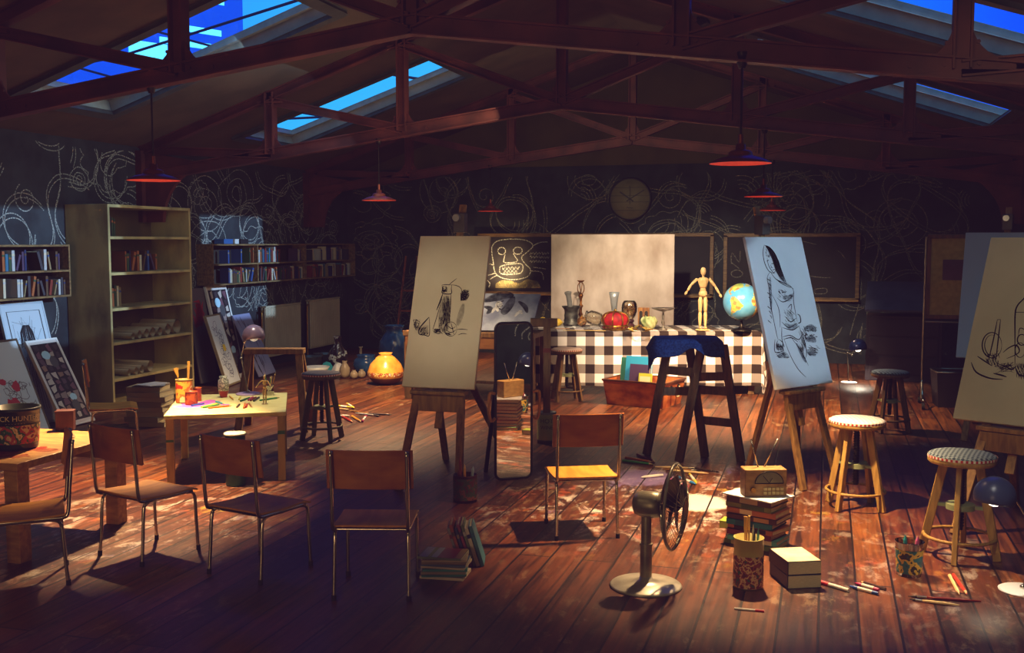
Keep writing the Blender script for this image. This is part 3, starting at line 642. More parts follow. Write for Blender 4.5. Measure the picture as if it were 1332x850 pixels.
# ------------------------------------------------------------ mirror
my=rad(37.3); mw,mh=.30,1.30; mc=F(668,624)
t=thing('standing_mirror','tall narrow standing mirror with rounded black frame and wooden side handles','mirror',mc,my)
def rrect(w,h,r,z0,y): 
    P=[]
    for cx,cz,a in ((w/2-r,z0+r,-90),(w/2-r,z0+h-r,0),(-w/2+r,z0+h-r,90),(-w/2+r,z0+r,180)):
        for k in range(6): q=rad(a+18*k); P.append((cx+r*math.cos(q),y,cz+r*math.sin(q)))
    return P
MB().tube(rrect(mw+.015,mh-.02,.05,.012,0),.012,8,closed=True).build('frame',BLACK,t)
MB().prism(rrect(mw,mh-.03,.045,.017,.002),(0,.01,0)).build('backing',BLACK,t)
mm=MB(); P=rrect(mw,mh-.03,.045,.017,-.004); mm.add(P,[tuple(range(len(P)))]); mir=pm('mirror_glass','#f0f0f0','#f4f4f4',3,.01,1); mm.build('mirror_glass',mir,t)
for s in (-1,1):
    MB().tube(smooth([(s*(mw/2+.015),-.01,.72),(s*(mw/2+.06),-.02,.73),(s*(mw/2+.07),-.02,.67),(s*(mw/2+.07),-.02,.57),(s*(mw/2+.05),-.02,.5),(s*(mw/2+.015),-.01,.52)],4),.013,8).build('handle',pm('handle_wood','#8a5a28','#b0783c',6,.4),t)
    MB().bar((s*.12,.35,0),(s*.12,.02,1.0),.03,.02,up=(0,1,0)).build('stand_leg',BLACK,t)
# ------------------------------------------------------------ books
BC=['#2a4a8a','#1c2c5c','#7a3026','#35503a','#8a7a5a','#4a3a5a','#b0b4b8','#9a5a34','#2e6a8c','#55402e','#c8c0a8','#3a3a44']
BCN=['blue','navy','red-brown','dark green','tan','purple','pale grey','rust','sky-blue','brown','cream','charcoal']
def bookmesh(m,t,h,d,z0=0):
    # spine towards -y ; t along x, h along z, d along y
    m.box((-t/2+.0015,d/2,z0+h/2),(.003,d,h),mi=0); m.box((t/2-.0015,d/2,z0+h/2),(.003,d,h),mi=0); m.box((0,.002,z0+h/2),(t,.004,h),mi=0)
    m.box((0,d/2+.001,z0+h/2),(t-.006,d-.008,h-.008),mi=1); m.box((0,-.0006,z0+h*.78),(t*.9,.001,h*.1),mi=2)
    return m
def shelf_book(loc,rz,lean,t,h,d,ci,label,group):
    m=bookmesh(MB(),t,h,d); o=m.build('book',[flat(BC[ci]),PAGES,flat(BC[(ci*5+4)%12])]); o.rotation_euler=(0,lean,rz)
    o.location=loc; return tag(o,label,'book',group)
def shelf_row(x,y0,y1,z,hmax,desc,group,rng,density=1.0,dmax=.18):
    # row on a shelf against the left wall, spines to +x; runs along y (left to right in the photo)
    y=y0; i=0; out=0
    while y<y1-.02:
        if rng.random()>density: y+=rng.uniform(.06,.16); continue
        t=rng.uniform(.022,.048); h=hmax*rng.uniform(.7,.97); ci=rng.randrange(12); lean=0
        if rng.random()<.16: lean=rng.uniform(.18,.4)*rng.choice((1,1,-1))
        ext=abs(math.sin(lean))*h*.95
        yc=y+t/2+(ext if lean<0 else 0)+.002
        if y+t+ext>y1: break
        # local x -> world y (rz=90deg): spine (-y local) -> +x world
        lz=z+.001+(abs(math.sin(lean))*t/2)
        nm=('%s book, %s from left, %s'%(BCN[ci],ORD[min(i,29)],desc)) if not lean else ('leaning %s book, %s from left, %s'%(BCN[ci],ORD[min(i,29)],desc))
        shelf_book((x,yc,lz),pi/2,lean,t,h,dmax*rng.uniform(.75,.95),ci,nm,group); i+=1
        y+=t+ext+.0035
BK=random.Random(21)
def wall_shelf(y0,y1,zb_,zm,zt_,divs,label):
    t=thing('wall_shelf',label,'shelf',(XL,y0,zb_)); W=y1-y0; d=.26; e=.022
    MB().box((d/2,W/2,zt_-zb_),(d,W,e)).build('top_board',W_SHELF,t,bevel=.002)
    MB().box((d/2,W/2,0),(d,W,e)).build('bottom_board',W_SHELF,t,bevel=.002)
    MB().box((d/2,W/2,zm-zb_),(d-.004,W-2*e,e)).build('middle_board',W_SHELF,t,bevel=.002)
    for y in [e/2,W-e/2]: MB().box((d/2,y,(zt_-zb_)/2),(d,e,zt_-zb_-e)).build('end_panel',W_SHELF,t)
    for y in divs: 
        for za,zc in ((0,zm-zb_),(zm-zb_,zt_-zb_)): MB().box((d/2,y-y0,(za+zc)/2),(d-.004,e,zc-za-e)).build('divider',W_SHELF,t)
    MB().box((.008,W/2,(zt_-zb_)/2),(.012,W-2*e,zt_-zb_-e)).build('back_panel',pm('shelf_back','#231c16','#2c241c',4,.8),t)
    return t
wall_shelf(6.6,9.93,1.35,1.63,1.91,[8.3],'weathered two-row wall shelf of books at the left photo edge')
yd=[PX(331,330,XL+.2).y,PX(394,330,XL+.2).y]
wall_shelf(12.8,17.4,1.35,1.63,1.91,yd,'long weathered two-row wall shelf of books above the radiators')
shelf_row(XL+.22,8.95,9.9,1.643,.24,'upper row of wall shelf left of bookcase','books on the near wall shelf',BK,.95)
shelf_row(XL+.22,8.95,9.9,1.363,.23,'lower row of wall shelf left of bookcase','books on the near wall shelf',BK,.95)
bays=[(13.25,yd[0]-.03),(yd[0]+.03,yd[1]-.03),(yd[1]+.25,17.3)]
bn=['left bay','middle bay','right bay']
for (a,b),n in zip(bays,bn):
    shelf_row(XL+.22,a,b,1.643,.24,'upper row in %s of long wall shelf'%n,'books on the long wall shelf',BK,.86 if n!='left bay' else .6)
    shelf_row(XL+.22,a,b,1.363,.23,'lower row in %s of long wall shelf'%n,'books on the long wall shelf',BK,.86)
for px,w,c,nm in ((291,.26,'#2a5a9a','blue box'),(302,.12,'#c8ccd0','pale box'),(312,.24,'#14141a','black box')):
    p=PX(px,316,XL+.13)
    m=MB(); m.box((0,0,.03),(.16,w*.9,.06)); o=m.build('shelf_box',flat(c),bevel=.004,loc=(XL+.13,p.y,1.9225)); l=MB().box((0,0,.064),(.166,w*.93,.012)).build('lid',flat(c),o,bevel=.002); tag(o,'flat %s lying on top of the long wall shelf'%nm,'box','boxes on top of the wall shelf')
# ------------------------------------------------------------ bookcase
bx0,bx1,by0,by1,bh=XL+.01,-7.81,10.17,11.79,2.38
t=thing('bookcase','tall stained plywood bookcase with six open compartments against the left wall','bookcase',(bx0,by0,0)); D=bx1-bx0; W=by1-by0; e=.035
for y in (e/2,W-e/2): MB().box((D/2,y,bh/2),(D,e,bh)).build('side_panel',W_CASE,t,bevel=.004)
MB().box((.01,W/2,bh/2),(.012,W-2*e,bh-.02)).build('back_panel',pm('case_back','#46391f','#5d4b28',2,.8),t)
zs=[PX(143,y,bx1).z for y in (497,449,404,357,309.5)]
for z in zs: MB().box((D/2+.006,W/2,z),(D-.016,W-2*e,.032)).build('shelf_board',W_CASE,t,bevel=.003)
MB().box((D/2,W/2,bh-.018),(D-.002,W-2*e,.035)).build('top_board',W_CASE,t,bevel=.003)
MB().box((D/2+.006,W/2,.06),(D-.016,W-2*e,.03)).build('bottom_board',W_CASE,t,bevel=.003)
g='old books in the tall bookcase'
shelf_row(bx1-.2,by0+.06,by0+.42,zs[4]+.018,.26,'the top shelf of the tall bookcase',g,BK,.8,.22)
shelf_row(bx1-.2,by0+.55,by0+1.22,zs[3]+.018,.27,'the second shelf of the tall bookcase',g,BK,.93,.22)
shelf_row(bx1-.2,by0+.1,by0+.5,zs[2]+.018,.27,'the third shelf of the tall bookcase',g,BK,.85,.22)
RP=pm('rolled_paper','#a89a78','#bcae8c',4,.85)
def roll(y,z,r,l,i,row):
    m=MB(); P=[]
    for k in range(60): a=k*.36; q=r*(1-.25*(1-k/59)) if k<22 else r*(.82+.18*k/59); P.append((q*math.cos(a),q*math.sin(a)))
    vs=[];n=len(P)
    for x in (0,l):
        for p in P: vs.append((x,p[0],p[1]+r))
    m.add(vs,[(k,k+1,n+k+1,n+k) for k in range(n-1)],0,True)
    o=m.build('paper_roll',RP,loc=(bx1-l-.04,y,z)); o.rotation_euler.z=BK.uniform(-.03,.03)
    tag(o,'cream paper roll, %s from the left on the %s shelf of the bookcase'%(ORD[i],row),'paper roll','paper rolls in the bookcase')
for i,(dy,r) in enumerate(((.44,.04),(.56,.05),(.69,.055),(.83,.06),(.97,.055),(1.13,.07),(1.33,.09))): roll(by0+dy,zs[1]+.0175,r,.5,i,'fourth')
for i,(dy,r) in enumerate(((.36,.04),(.48,.045),(.6,.05),(.75,.07))): roll(by0+dy,zs[0]+.0175,r,.5,i,'fifth')
# ------------------------------------------------------------ radiators
def radiator(y0,y1,z0,z1,label):
    t=thing('radiator',label,'radiator',(XL+.07,(y0+y1)/2,z0),0); w=y1-y0;h=z1-z0; m=MB(); n=int(w/.045)
    for k in range(n): m.box((.06,-w/2+(k+.5)*w/n,h/2),(.022,w/n*.72,h-.06))
    m.box((.05,0,h/2),(.012,w,h)); m.build('front_panel',pm('radiator_enamel','#b4aa94','#c4baa4',3,.45),t,bevel=.003)
    MB().box((0,0,h/2),(.02,w,h)).build('rear_panel',MATS['radiator_enamel'],t); MB().box((.025,0,h-.01),(.1,w,.02)).build('top_grille',MATS['radiator_enamel'],t)
    v=MB(); v.cyl((.02,-w/2-.05,h*.9),(.02,-w/2+.01,h*.9),.02,n=10); v.cyl((.02,-w/2-.04,-z0),(.02,-w/2-.04,h*.9),.012,n=8); v.build('valve_pipe',BRASS,t)
radiator(14.42,15.55,.16,.96,'grey-white panel radiator with a moonlit left edge, under the long wall shelf')
radiator(15.9,17.0,.16,.98,'grey-white panel radiator nearest the back corner')
# ------------------------------------------------------------ low art table
q=[F(213,541,.57),F(372,536,.57),F(357,511,.57),F(218,513,.57)]
ax=(q[1]-q[0]); yw=math.atan2(ax.y,ax.x); tw=ax.length; td=.5*((q[3]-q[0]).length+(q[2]-q[1]).length)*.96
t=thing('art_table','low plywood art table splashed with pink paint, covered with pencils','table',(q[0].x,q[0].y,0),yw)
MB().box((tw/2,td/2,.553),(tw,td,.034)).build('tabletop',W_TABLE,t,bevel=.004)
m=MB()
R2=random.Random(3)
def blob(c,r,z,rng,n=22):
    k=[(rng.uniform(.05,.22),rng.uniform(0,6)) for _ in range(5)]
    return [(c[0]+r*(1+sum(a*math.cos((j+1)*q+p) for j,(a,p) in enumerate(k)))*math.cos(q),c[1]+.8*r*(1+sum(a*math.cos((j+1)*q+p) for j,(a,p) in enumerate(k)))*math.sin(q),z) for q in [2*pi*i/n for i in range(n)]]
for c,r,mi in (((.2,td*.45),.17,0),((.32,td*.6),.1,0),((.12,td*.66),.08,0),((.36,td*.42),.09,0)): 
    P=[(min(tw-.01,max(.01,x)),min(td-.01,max(.01,y)),z+.0002*len(m.f)) for x,y,z in blob(c,r,.5706,R2)]; m.add(P,[tuple(range(len(P)))],mi)
m.build('pink_paint_spill',pm('pink_paint','#b04cb0','#d078cc',7,.4),t)
for x in (.04,tw-.04):
    for y in (.04,td-.04):
        l=MB().box((x,y,.268),(.06,.06,.536)).build('leg',pm('plywood_leg','#b09a54','#c8b26c',4,.55,stretch=(6,6,1)),t,bevel=.004)
MB().box((tw-.04,.0095,.4),(.058,.0012,.03)).build('green_paint_mark',flat('#3a7a4a'),t); MB().box((.04,.0095,.36),(.058,.0012,.02)).build('green_paint_mark',flat('#3a7a4a'),t)
TZ=.5705
TR=Matrix.Rotation(yw,3,'Z'); TO=Vector((q[0].x,q[0].y,0))
def onT(px,py): return F(px,py,TZ)
# pencils --------------------------------------------------
PENM={}
def pencil(a,b,col,name,label,cat,group,r=.006,kind='pencil'):
    a,b=Vector(a),Vector(b); l=(b-a).length; key=(col,round(l,2),r,kind)
    d=b-a; t=thing(name,label,cat,(a.x,a.y,a.z),math.atan2(d.y,d.x),group)
    if key not in PENM:
        m=MB()
        if kind=='pencil':
            m.cyl((0,0,r),(l*.86,0,r),r,n=6,sm=False); me=m.mesh('barrel',flat(col,.4))
            m2=MB(); m2.cyl((l*.86,0,r),(l*.97,0,r),r,.3*r,n=6,mi=0); m2.cyl((l*.97,0,r),(l,0,r),.3*r,.001,n=6,mi=1); me2=m2.mesh('tip',[flat('#d8b888'),flat(col)]); n2='tip'
        elif kind=='crayon':
            m.cyl((0,0,r),(l*.85,0,r),r,n=10); me=m.mesh('barrel',flat(col,.5)); m2=MB(); m2.cyl((l*.85,0,r),(l,0,r),r*.9,r*.35,n=10); m2.cyl((l*.2,0,r),(l*.7,0,r),r*1.04,n=10,mi=1); me2=m2.mesh('tip',[flat(col,.5),flat('#e8e4d8')]); n2='tip'
        elif kind=='brush':
            m.tube([(0,0,r),(l*.3,0,r),(l*.6,0,r),(l*.74,0,r)],[r*.5,r*1.0,r*.85,r*.7],8); me=m.mesh('handle',flat(col,.4)); m2=MB(); m2.cyl((l*.74,0,r),(l*.88,0,r),r*.75,r*.85,n=8,mi=0); m2.cyl((l*.88,0,r),(l,0,r),r*.95,r*.2,n=8,mi=1); me2=m2.mesh('bristle_head',[STEEL,flat('#3a2a20')]); n2='bristle_head'
        else:
            m.cyl((0,0,r),(l*.75,0,r),r,n=12); me=m.mesh('barrel',flat(col,.35)); m2=MB(); m2.cyl((l*.7,0,r),(l,0,r),r*1.12,n=12); me2=m2.mesh('cap',flat('#d8d4cc' if col!='#d8d4cc' else '#c03040',.35)); n2='cap'
        PENM[key]=(me,me2,n2)
    me,me2,n2=PENM[key]
    for nm,mm in (('barrel',me),(n2,me2)):
        o=bpy.data.objects.new(nm,mm); COL.objects.link(o); o.parent=t
    return t
def CN(c): return {'#3a8a4a':'green','#2c6a3a':'dark green','#c83a2c':'red','#e0a030':'amber','#e07a28':'orange','#b83068':'magenta','#2a50a0':'blue','#2a98a0':'teal','#e8d040':'yellow','#d8d4cc':'white','#a8763c':'bare wood','#7a2018':'maroon','#4a3a34':'dark brown','#e8c890':'pale wood','#3a80c0':'sky-blue','#d05a90':'pink','#202024':'black'}[c]
G='pencils on the low art table'
for (x0,y0,x1,y1,c) in ((249,529,268,526,'#2a50a0'),(262,531,285,526,'#e8d040'),(264,531.5,288,527,'#3a8a4a'),(271,532,302,529,'#e07a28'),(281,524,292,527,'#2a98a0'),(313,523,326,518,'#2c6a3a'),(323,522,330,517,'#b83068'),(326,522.5,334,517.5,'#7a2018'),(330,523,338,517.5,'#202024'),(338,522,363,518.5,'#3a8a4a'),(308,531,312,527,'#4a3a34'),(317,532,319,525,'#e07a28'),(320,531,322,526,'#c83a2c'),(324,526,328,531,'#a8763c'),(299,517,304,521,'#e0a030'),(311,521,313,517,'#e8d040')):
    pencil(onT(x0,y0),onT(x1,y1),c,'pencil','%s pencil on low art table, %s'%(CN(c),'near the paint spill' if x0<270 else 'in front of the lamp foot' if x0<312 else 'at the right end by the pencil cup') + (' apart' if (x0 in (299,308)) else ''),'pencil',G,.0075)
# cups and cans --------------------------------------------
def can(loc,r,h,matw,name,label,cat,label_mat=None,labz=(.1,.9),rz=0,txt=None,open_=True,rim=None,group=None,tap=1.0):
    t=thing(name,label,cat,loc,rz,group)
    MB().lathe([(0,.004),(r*tap*.98,.004),(r*tap,.0),(r*(tap+1)/2,h*.5),(r,h),(r+.004,h+.003),(r-.003,h+.004),(r*tap-.006 if tap<1 else r-.005,.012),(0,.012)],36).build('can_body',matw,t)
    if label_mat:
        z0,z1=labz[0]*h,labz[1]*h; rr=lambda z:r*(tap+(1-tap)*z/h)+.0015
        MB().lathe([(rr(z0),z0),(rr((z0+z1)/2),(z0+z1)/2),(rr(z1),z1)],36).build('printed_label',label_mat,t)
    return t
def splatmat(name,cols,scale=9,rough=.5,bands=None):
    if name in MATS: return MATS[name]
    m=pm(name,cols[0],cols[-1],scale,rough,detail=6); r=[n for n in m.node_tree.nodes if n.type=='VALTORGB'][0]; e=r.color_ramp.elements; r.color_ramp.interpolation='CONSTANT'
    e[0].position=.3; e[1].position=.68
    for i,c in enumerate(cols[1:-1]): q_=e.new(.3+.38*(i+1)/(len(cols)-1)); q_.color=lin(c)
    return m
# tin with brush on the art table
p=onT(240,524)
can(p,.07,.2,flat('#b8a060',.4),'brush_tin','yellow-and-red label tin with paintbrushes, on the low art table','tin',splatmat('tin_label',['#c03a28','#e0b848','#d87838','#e8d8a0','#7a3a28']),(.05,.95))
pencil
def stick(base,top,col,name,label,cat,group,r=.007,kind='brush'):
    base,top=Vector(base),Vector(top); d=top-base; t=thing(name,label,cat,base,0,group); t.rotation_mode='QUATERNION'; t.rotation_quaternion=d.to_track_quat('Z','Y'); l=d.length
    if kind=='brush':
        MB().tube([(0,0,0),(0,0,l*.4),(0,0,l*.72)],[r*.5,r,r*.7],8).build('handle',flat(col,.4),t); m=MB(); m.cyl((0,0,l*.72),(0,0,l*.84),r*.8,n=8); m.build('ferrule',STEEL,t); MB().cyl((0,0,l*.84),(0,0,l),r*1.1,r*.2,n=8).build('bristle_head',flat('#4a3020'),t)
    elif kind=='fan':
        MB().tube([(0,0,0),(0,0,l*.7)],r*.6,8).build('handle',flat(col,.4),t); MB().prism([(-.008,-.003,l*.7),(.008,-.003,l*.7),(.045,-.003,l*.97),(0,-.003,l),(-.045,-.003,l*.97)],(0,.006,0)).build('bristle_head',flat('#d8a040'),t)
    elif kind=='flat':
        MB().bar((0,0,0),(0,0,l*.8),.018,.01).build('handle',flat(col,.5),t); MB().bar((0,0,l*.8),(0,0,l),.022,.01).build('bristle_head',flat('#e0b050'),t)
    else:
        MB().cyl((0,0,0),(0,0,l*.88),r,n=8).build('barrel',flat(col,.4),t); MB().cyl((0,0,l*.88),(0,0,l),r,r*.15,n=8).build('tip',flat('#d8b888' if kind=='pencil' else col),t)
    return t
g='brushes in the labelled tin'
stick(p+Vector((-.02,.01,.014)),p+Vector((-.08,.0,.30)),'#8a5a30','paintbrush','fan-shaped yellow bristle brush in the labelled tin','paintbrush',g,kind='fan')
stick(p+Vector((.03,.0,.014)),p+Vector((.045,.01,.36)),'#d0a050','paintbrush','flat pale-wood brush rising upright from the labelled tin','paintbrush',g,kind='flat')
stick(p+Vector((.01,.02,.014)),p+Vector((.02,.05,.27)),'#c83a2c','paintbrush','thin red-handled brush in the labelled tin','paintbrush',g)
p=onT(249,526.5); can(p,.05,.11,flat('#a84a20',.3),'paint_jar','orange-brown paint jar in front of the labelled tin','jar',splatmat('jar_label',['#7a2c14','#b85a28','#8a3a1c','#c87838'],14),(.1,.9))
p=onT(257,522); can(p,.035,.115,flat('#c8642c',.3),'paint_jar','slim plain orange jar right behind the brown paint jar','jar')
p=onT(291,517)
t=thing('patterned_vase','small white vase with grey pattern and red foot on the low art table','vase',p)
MB().lathe([(0,.002),(.025,0),(.028,.02),(.045,.06),(.05,.11),(.045,.155),(.03,.17),(.036,.19),(.03,.19),(.025,.165)],24).build('vase_body',splatmat('vase_glaze',['#d8d4c8','#8a8a84','#e0dcd0','#6a7470'],30,.25),t)
MB().lathe([(.03,.001),(.034,.02),(.047,.06)],24).build('red_foot',flat('#a83428',.3),t)
# desk lamp with big spherical head on the art table
def desk_lamp(base,j1,j2,head,r,hd,col,label,basecol,power,lampcol=(1,.85,.65),spot=None,br=.11):
    base,j1,j2,head=map(Vector,(base,j1,j2,head)); t=thing('desk_lamp',label,'lamp',base)
    MB().lathe([(0,0),(br,0),(br+.002,.006),(br-.01,.012),(.02,.016),(0,.016)],32).build('lamp_base',basecol,t)
    a=MB(); b0=Vector((0,0,.012)); 
    m=MB(); m.ball((b0.x,b0.y,.022),.016,10); m.ball(tuple(j1-base),.014,10); m.ball(tuple(j2-base),.014,10); m.build('joint',CHROME,t)
    MB().cyl(b0,j1-base,.006,n=8).build('lower_arm',STEEL,t); MB().cyl(j1-base,j2-base,.006,n=8).build('upper_arm',STEEL,t)
    hd=Vector(hd).normalized(); Q=hd.to_track_quat('Z','Y').to_matrix().to_4x4(); M=Matrix.Translation(head-base)@Q
    prof=[(0,-r)]+[(r*math.sin(q),-r*math.cos(q)) for q in [rad(x) for x in range(12,118,9)]]
    o=MB().lathe(prof+[(prof[-1][0]-.006,prof[-1][1])]+[(.94*x,.94*z) for x,z in reversed(prof[:-2])],32,M).build('lamp_head',col,t)
    bz=.1*r
    b=MB().ball((0,0,bz),r*.42,14,M=M).build('bulb',pm('bulb_glow_%d'%int(power),'#ffffff','#ffffff',3,.5,emit='#fff0d8',es=min(6,.3+power*.25)),t)
    m=MB(); m.cyl(j2-base,head-base-hd*r*.9,.006,n=8); m.build('neck',STEEL,t)
    if power>0:
        l=bpy.data.lights.new('desk_lamp_light','SPOT'); l.energy=power; l.color=lampcol; l.spot_size=rad(spot or 120); l.spot_blend=.5; l.shadow_soft_size=.05
        lo=bpy.data.objects.new('desk_lamp_light',l); COL.objects.link(lo); lo.location=head+hd*r*.62; lo.rotation_mode='QUATERNION'; lo.rotation_quaternion=hd.to_track_quat('-Z','Y')
    return t
pb=onT(323,513); yy=pb.y
desk_lamp(pb,PY(313.5,466,yy),PY(318,445,yy-.03),PY(330,437,yy-.05),.1,(.15,-.1,-1),pm('lilac_enamel','#6a5878','#7c6a8a',4,.28,.2),'desk lamp with lilac dome head and round lilac foot on the low art table',pm('lilac_base','#a888b8','#b89ac8',4,.4),0)
p=onT(350,514.5)
can(p,.045,.09,glassy('amber_glass','#c88050',.6),'pencil_cup','amber glass cup of pencils at the right end of the low art table','cup')
for i,(dx,dy,h,c) in enumerate(((-.02,.0,.2,'#3a8a4a'),(.0,.02,.17,'#2c6a3a'),(.02,-.01,.18,'#e8c890'),(.03,.01,.21,'#a8763c'),(-.01,-.02,.15,'#c83a2c'))):
    stick(p+Vector((dx*.5,dy*.5,.014)),p+Vector((dx*2,dy*1.5,h)),c,'pencil','%s pencil standing in the amber glass cup'%CN(c),'pencil','pencils in the amber glass cup',.005,'pencil')
# ------------------------------------------------------------ mannequins
WM=pm('mannequin_wood','#c09a64','#d8b680',6,.45,stretch=(4,4,1))
def mannequin(label,loc,rz,S):
    t=thing('artist_mannequin',label,'mannequin',loc,rz); t.scale=(S,S,S)
    def part(n,f):
        m=MB(); f(m); return m.build(n,WM,t)
    part('stand_base',lambda m:m.lathe([(0,0),(.11,0),(.11,.012),(.1,.018),(0,.018)],24))
    part('neck',lambda m:m.cyl((0,0,.83),(0,0,.87),.018,n=12))
    part('head',lambda m:m.lathe([(0,.86),(.022,.868),(.04,.9),(.045,.935),(.036,.975),(.018,.993),(0,.997)],16,M=Matrix.Scale(1.0,4)))
    part('chest',lambda m:m.lathe([(0,.665),(.05,.67),(.06,.7),(.085,.78),(.088,.81),(.06,.832),(0,.838)],18,M=Matrix.Diagonal((1,.62,1,1))))
    part('abdomen',lambda m:m.ball((0,0,.645),(.048,.035,.035),14))
    part('pelvis',lambda m:m.lathe([(0,.53),(.05,.535),(.07,.56),(.066,.6),(.045,.63),(0,.635)],18,M=Matrix.Diagonal((1,.65,1,1))))
    for s in (-1,1):
        a,b,c=Vector((s*.105,0,.8)),Vector((s*.19,-.02,.69)),Vector((s*.25,-.05,.58))
        if s<0: b=Vector((-.19,-.01,.72)); c=Vector((-.255,-.03,.62))
        part('shoulder',lambda m:m.ball(tuple(a),.026,12)); part('upper_arm',lambda m:m.tube([a,a.lerp(b,.3),a.lerp(b,.8),b],[.018,.026,.021,.015],12)); part('elbow',lambda m:m.ball(tuple(b),.018,12))
        part('forearm',lambda m:m.tube([b,b.lerp(c,.3),b.lerp(c,.85),c],[.014,.022,.016,.012],12)); h=c+(c-b).normalized()*.05
        part('hand',lambda m:m.tube([c,c.lerp(h,.5),h,h+(h-c)*.35],[.012,.022,.02,.008],12))
        hp,kn,an=Vector((s*.038,0,.53)),Vector((s*.042,0,.29)),Vector((s*.042,0,.06))
        part('thigh',lambda m:m.tube([hp,hp.lerp(kn,.25),hp.lerp(kn,.9),kn],[.02,.037,.027,.02],14)); part('knee',lambda m:m.ball(tuple(kn),.023,12))
        part('shin',lambda m:m.tube([kn,kn.lerp(an,.25),kn.lerp(an,.9),an],[.02,.031,.019,.015],14)); part('foot',lambda m:m.ball((s*.042,-.025,.04),(.024,.055,.022),12))
    return t
# ------------------------------------------------------------ table with gingham cloth
TZ2=.81; tl0=F(691,432,TZ2); tr0=F(989,432,TZ2); ty=math.atan2(tr0.y-tl0.y,tr0.x-tl0.x); tc=(tl0+tr0)/2; tw2=(tr0-tl0).length; td2=1.0
tab=thing('still_life_table','dark wooden table mostly hidden under the gingham cloth, standing before the plywood backdrop','table',(tc.x,tc.y,0),ty)
MB().box((0,td2/2,TZ2-.03),(tw2-.03,td2-.03,.04)).build('tabletop',W_DARK,tab,bevel=.004)
for x in (-1,1):
    for y in (.09,td2-.09): MB().box((x*(tw2/2-.09),y,(TZ2-.05)/2),(.08,.08,TZ2-.05)).build('leg',W_DARK,tab,bevel=.004)
MB().box((0,.09,TZ2-.11),(tw2-.2,.03,.12)).build('apron',W_DARK,tab)
# cloth: top + draped sides with folds
def cloth_surface():
    m=MB(); w=tw2/2; uv=[]
    def P(u,v):
        # u across, v depth; beyond edges it hangs
        x=max(-w,min(w,u)); y=max(0,min(td2,v)); dx=abs(u)-w; dy=-v; z=TZ2+.004; ex=ey=0
        hang=0
        if dy>0: hang=max(hang,dy)
        if dx>0: hang=max(hang,dx)
        if dy>0: ey=-(.012+.05*min(1,dy/.5)*(.5+.5*math.sin(u*9+.7*math.sin(u*4)))-.0)-.01
        if dx>0: ex=(1 if u>0 else -1)*(.015+.06*min(1,dx/.5)*(.5+.5*math.sin(v*10+1)))
        if dx>0 and dy>0: ex*=1.3; ey*=1.3; hang=max(dx,dy)+.25*min(dx,dy)
        if dx<=0 and dy<=0: z+=.003*math.sin(u*7)*math.sin(v*9)+.002
        return (x+ex,y+ey,z-hang)
    us=[-w-.70+ (2*w+1.40)*i/140 for i in range(141)]; vs_=[-.69+(td2+.69)*j/60 for j in range(61)]
    for v in vs_:
        for u in us:
            q=P(u,v); hmax=TZ2-.035
            m.v.append(Vector((q[0],q[1],max(.03,q[2])))); uv.append((u+50,v+50))
    n=len(us)
    for j in range(len(vs_)-1):
        for i in range(n-1): m.f.append((j*n+i,j*n+i+1,(j+1)*n+i+1,(j+1)*n+i)); m.m.append(0); m.s.append(True)
    m.uv=uv; return m
cl=cloth_surface().build('tablecloth',checker('gingham','#efe8e0','#8a7f78','#2c221e',.235),loc=(tc.x,tc.y,0),rz=ty)
tag(cl,'black-and-white gingham tablecloth draped over the still life table','tablecloth')
ZT=TZ2+.012
def onC(px,py): return F(px,py,ZT)
# backdrop board
t=thing('backdrop_board','large stained plywood backdrop board standing upright behind the gingham table','board',(-2.974,15.0,0),0)
MB().box((0,0,1.03),(1.80,.03,2.06)).build('board_panel',pm('stained_backdrop','#b29c8a','#dccabb',2.2,.85,stretch=(1.3,1,.8),detail=8,bump=.05),t,bevel=.003)
for s in (-1,1): MB().bar((s*.6,.5,0),(s*.6,.02,1.5),.06,.04,up=(1,0,0)).build('rear_strut',W_DARK,t)
# still life
def lathe_thing(name,label,cat,loc,prof,mat,part='body',n=32,extra=None,wob=None,rz=0):
    t=thing(name,label,cat,loc,rz); MB().lathe(prof,n,wob=wob).build(part,mat,t)
    if extra: extra(t)
    return t
LEM=pm('lemon_skin','#d8a828','#e8c040',30,.45,bump=.2)
for (px,py,l,a) in ((725,425,'whole yellow lemon beside the metal mortar',.4),(717.5,426.5,'yellow lemon at the left end of the table, half hidden by a wooden upright',1.4),(706,423,'small yellow lemon at the far left corner of the gingham table',2.2)):
    p=onC(px,py); t=thing('lemon',l,'lemon',p,a,'lemons on the gingham table'); m=MB(); m.lathe([(0,-.075),(.012,-.07),(.02,-.06),(.045,-.035),(.055,0),(.045,.035),(.02,.06),(.01,.07),(0,.073)],20,M=Matrix.Translation((0,0,.055))@Matrix.Rotation(pi/2,4,'Y')); m.build('fruit',LEM,t); MB().cyl((.072,0,.055),(.08,0,.056),.006,n=6).build('stem_nub',flat('#7a7030'),t)
p=onC(743,423)
def mort(t):
    MB().lathe([(.1,.06),(.106,.065),(.1,.07)],28).build('ring_moulding',MATS['aged_pewter'],t)
lathe_thing('mortar','dark pewter mortar with flared rim on the gingham table','mortar',p,[(0,.004),(.11,0),(.115,.02),(.098,.03),(.092,.1),(.098,.13),(.09,.16),(.095,.21),(.125,.245),(.13,.26),(.11,.26),(.09,.22),(.085,.03),(0,.02)],pm('aged_pewter','#3c3a34','#6a665c',14,.45,.7),'bowl',extra=mort)
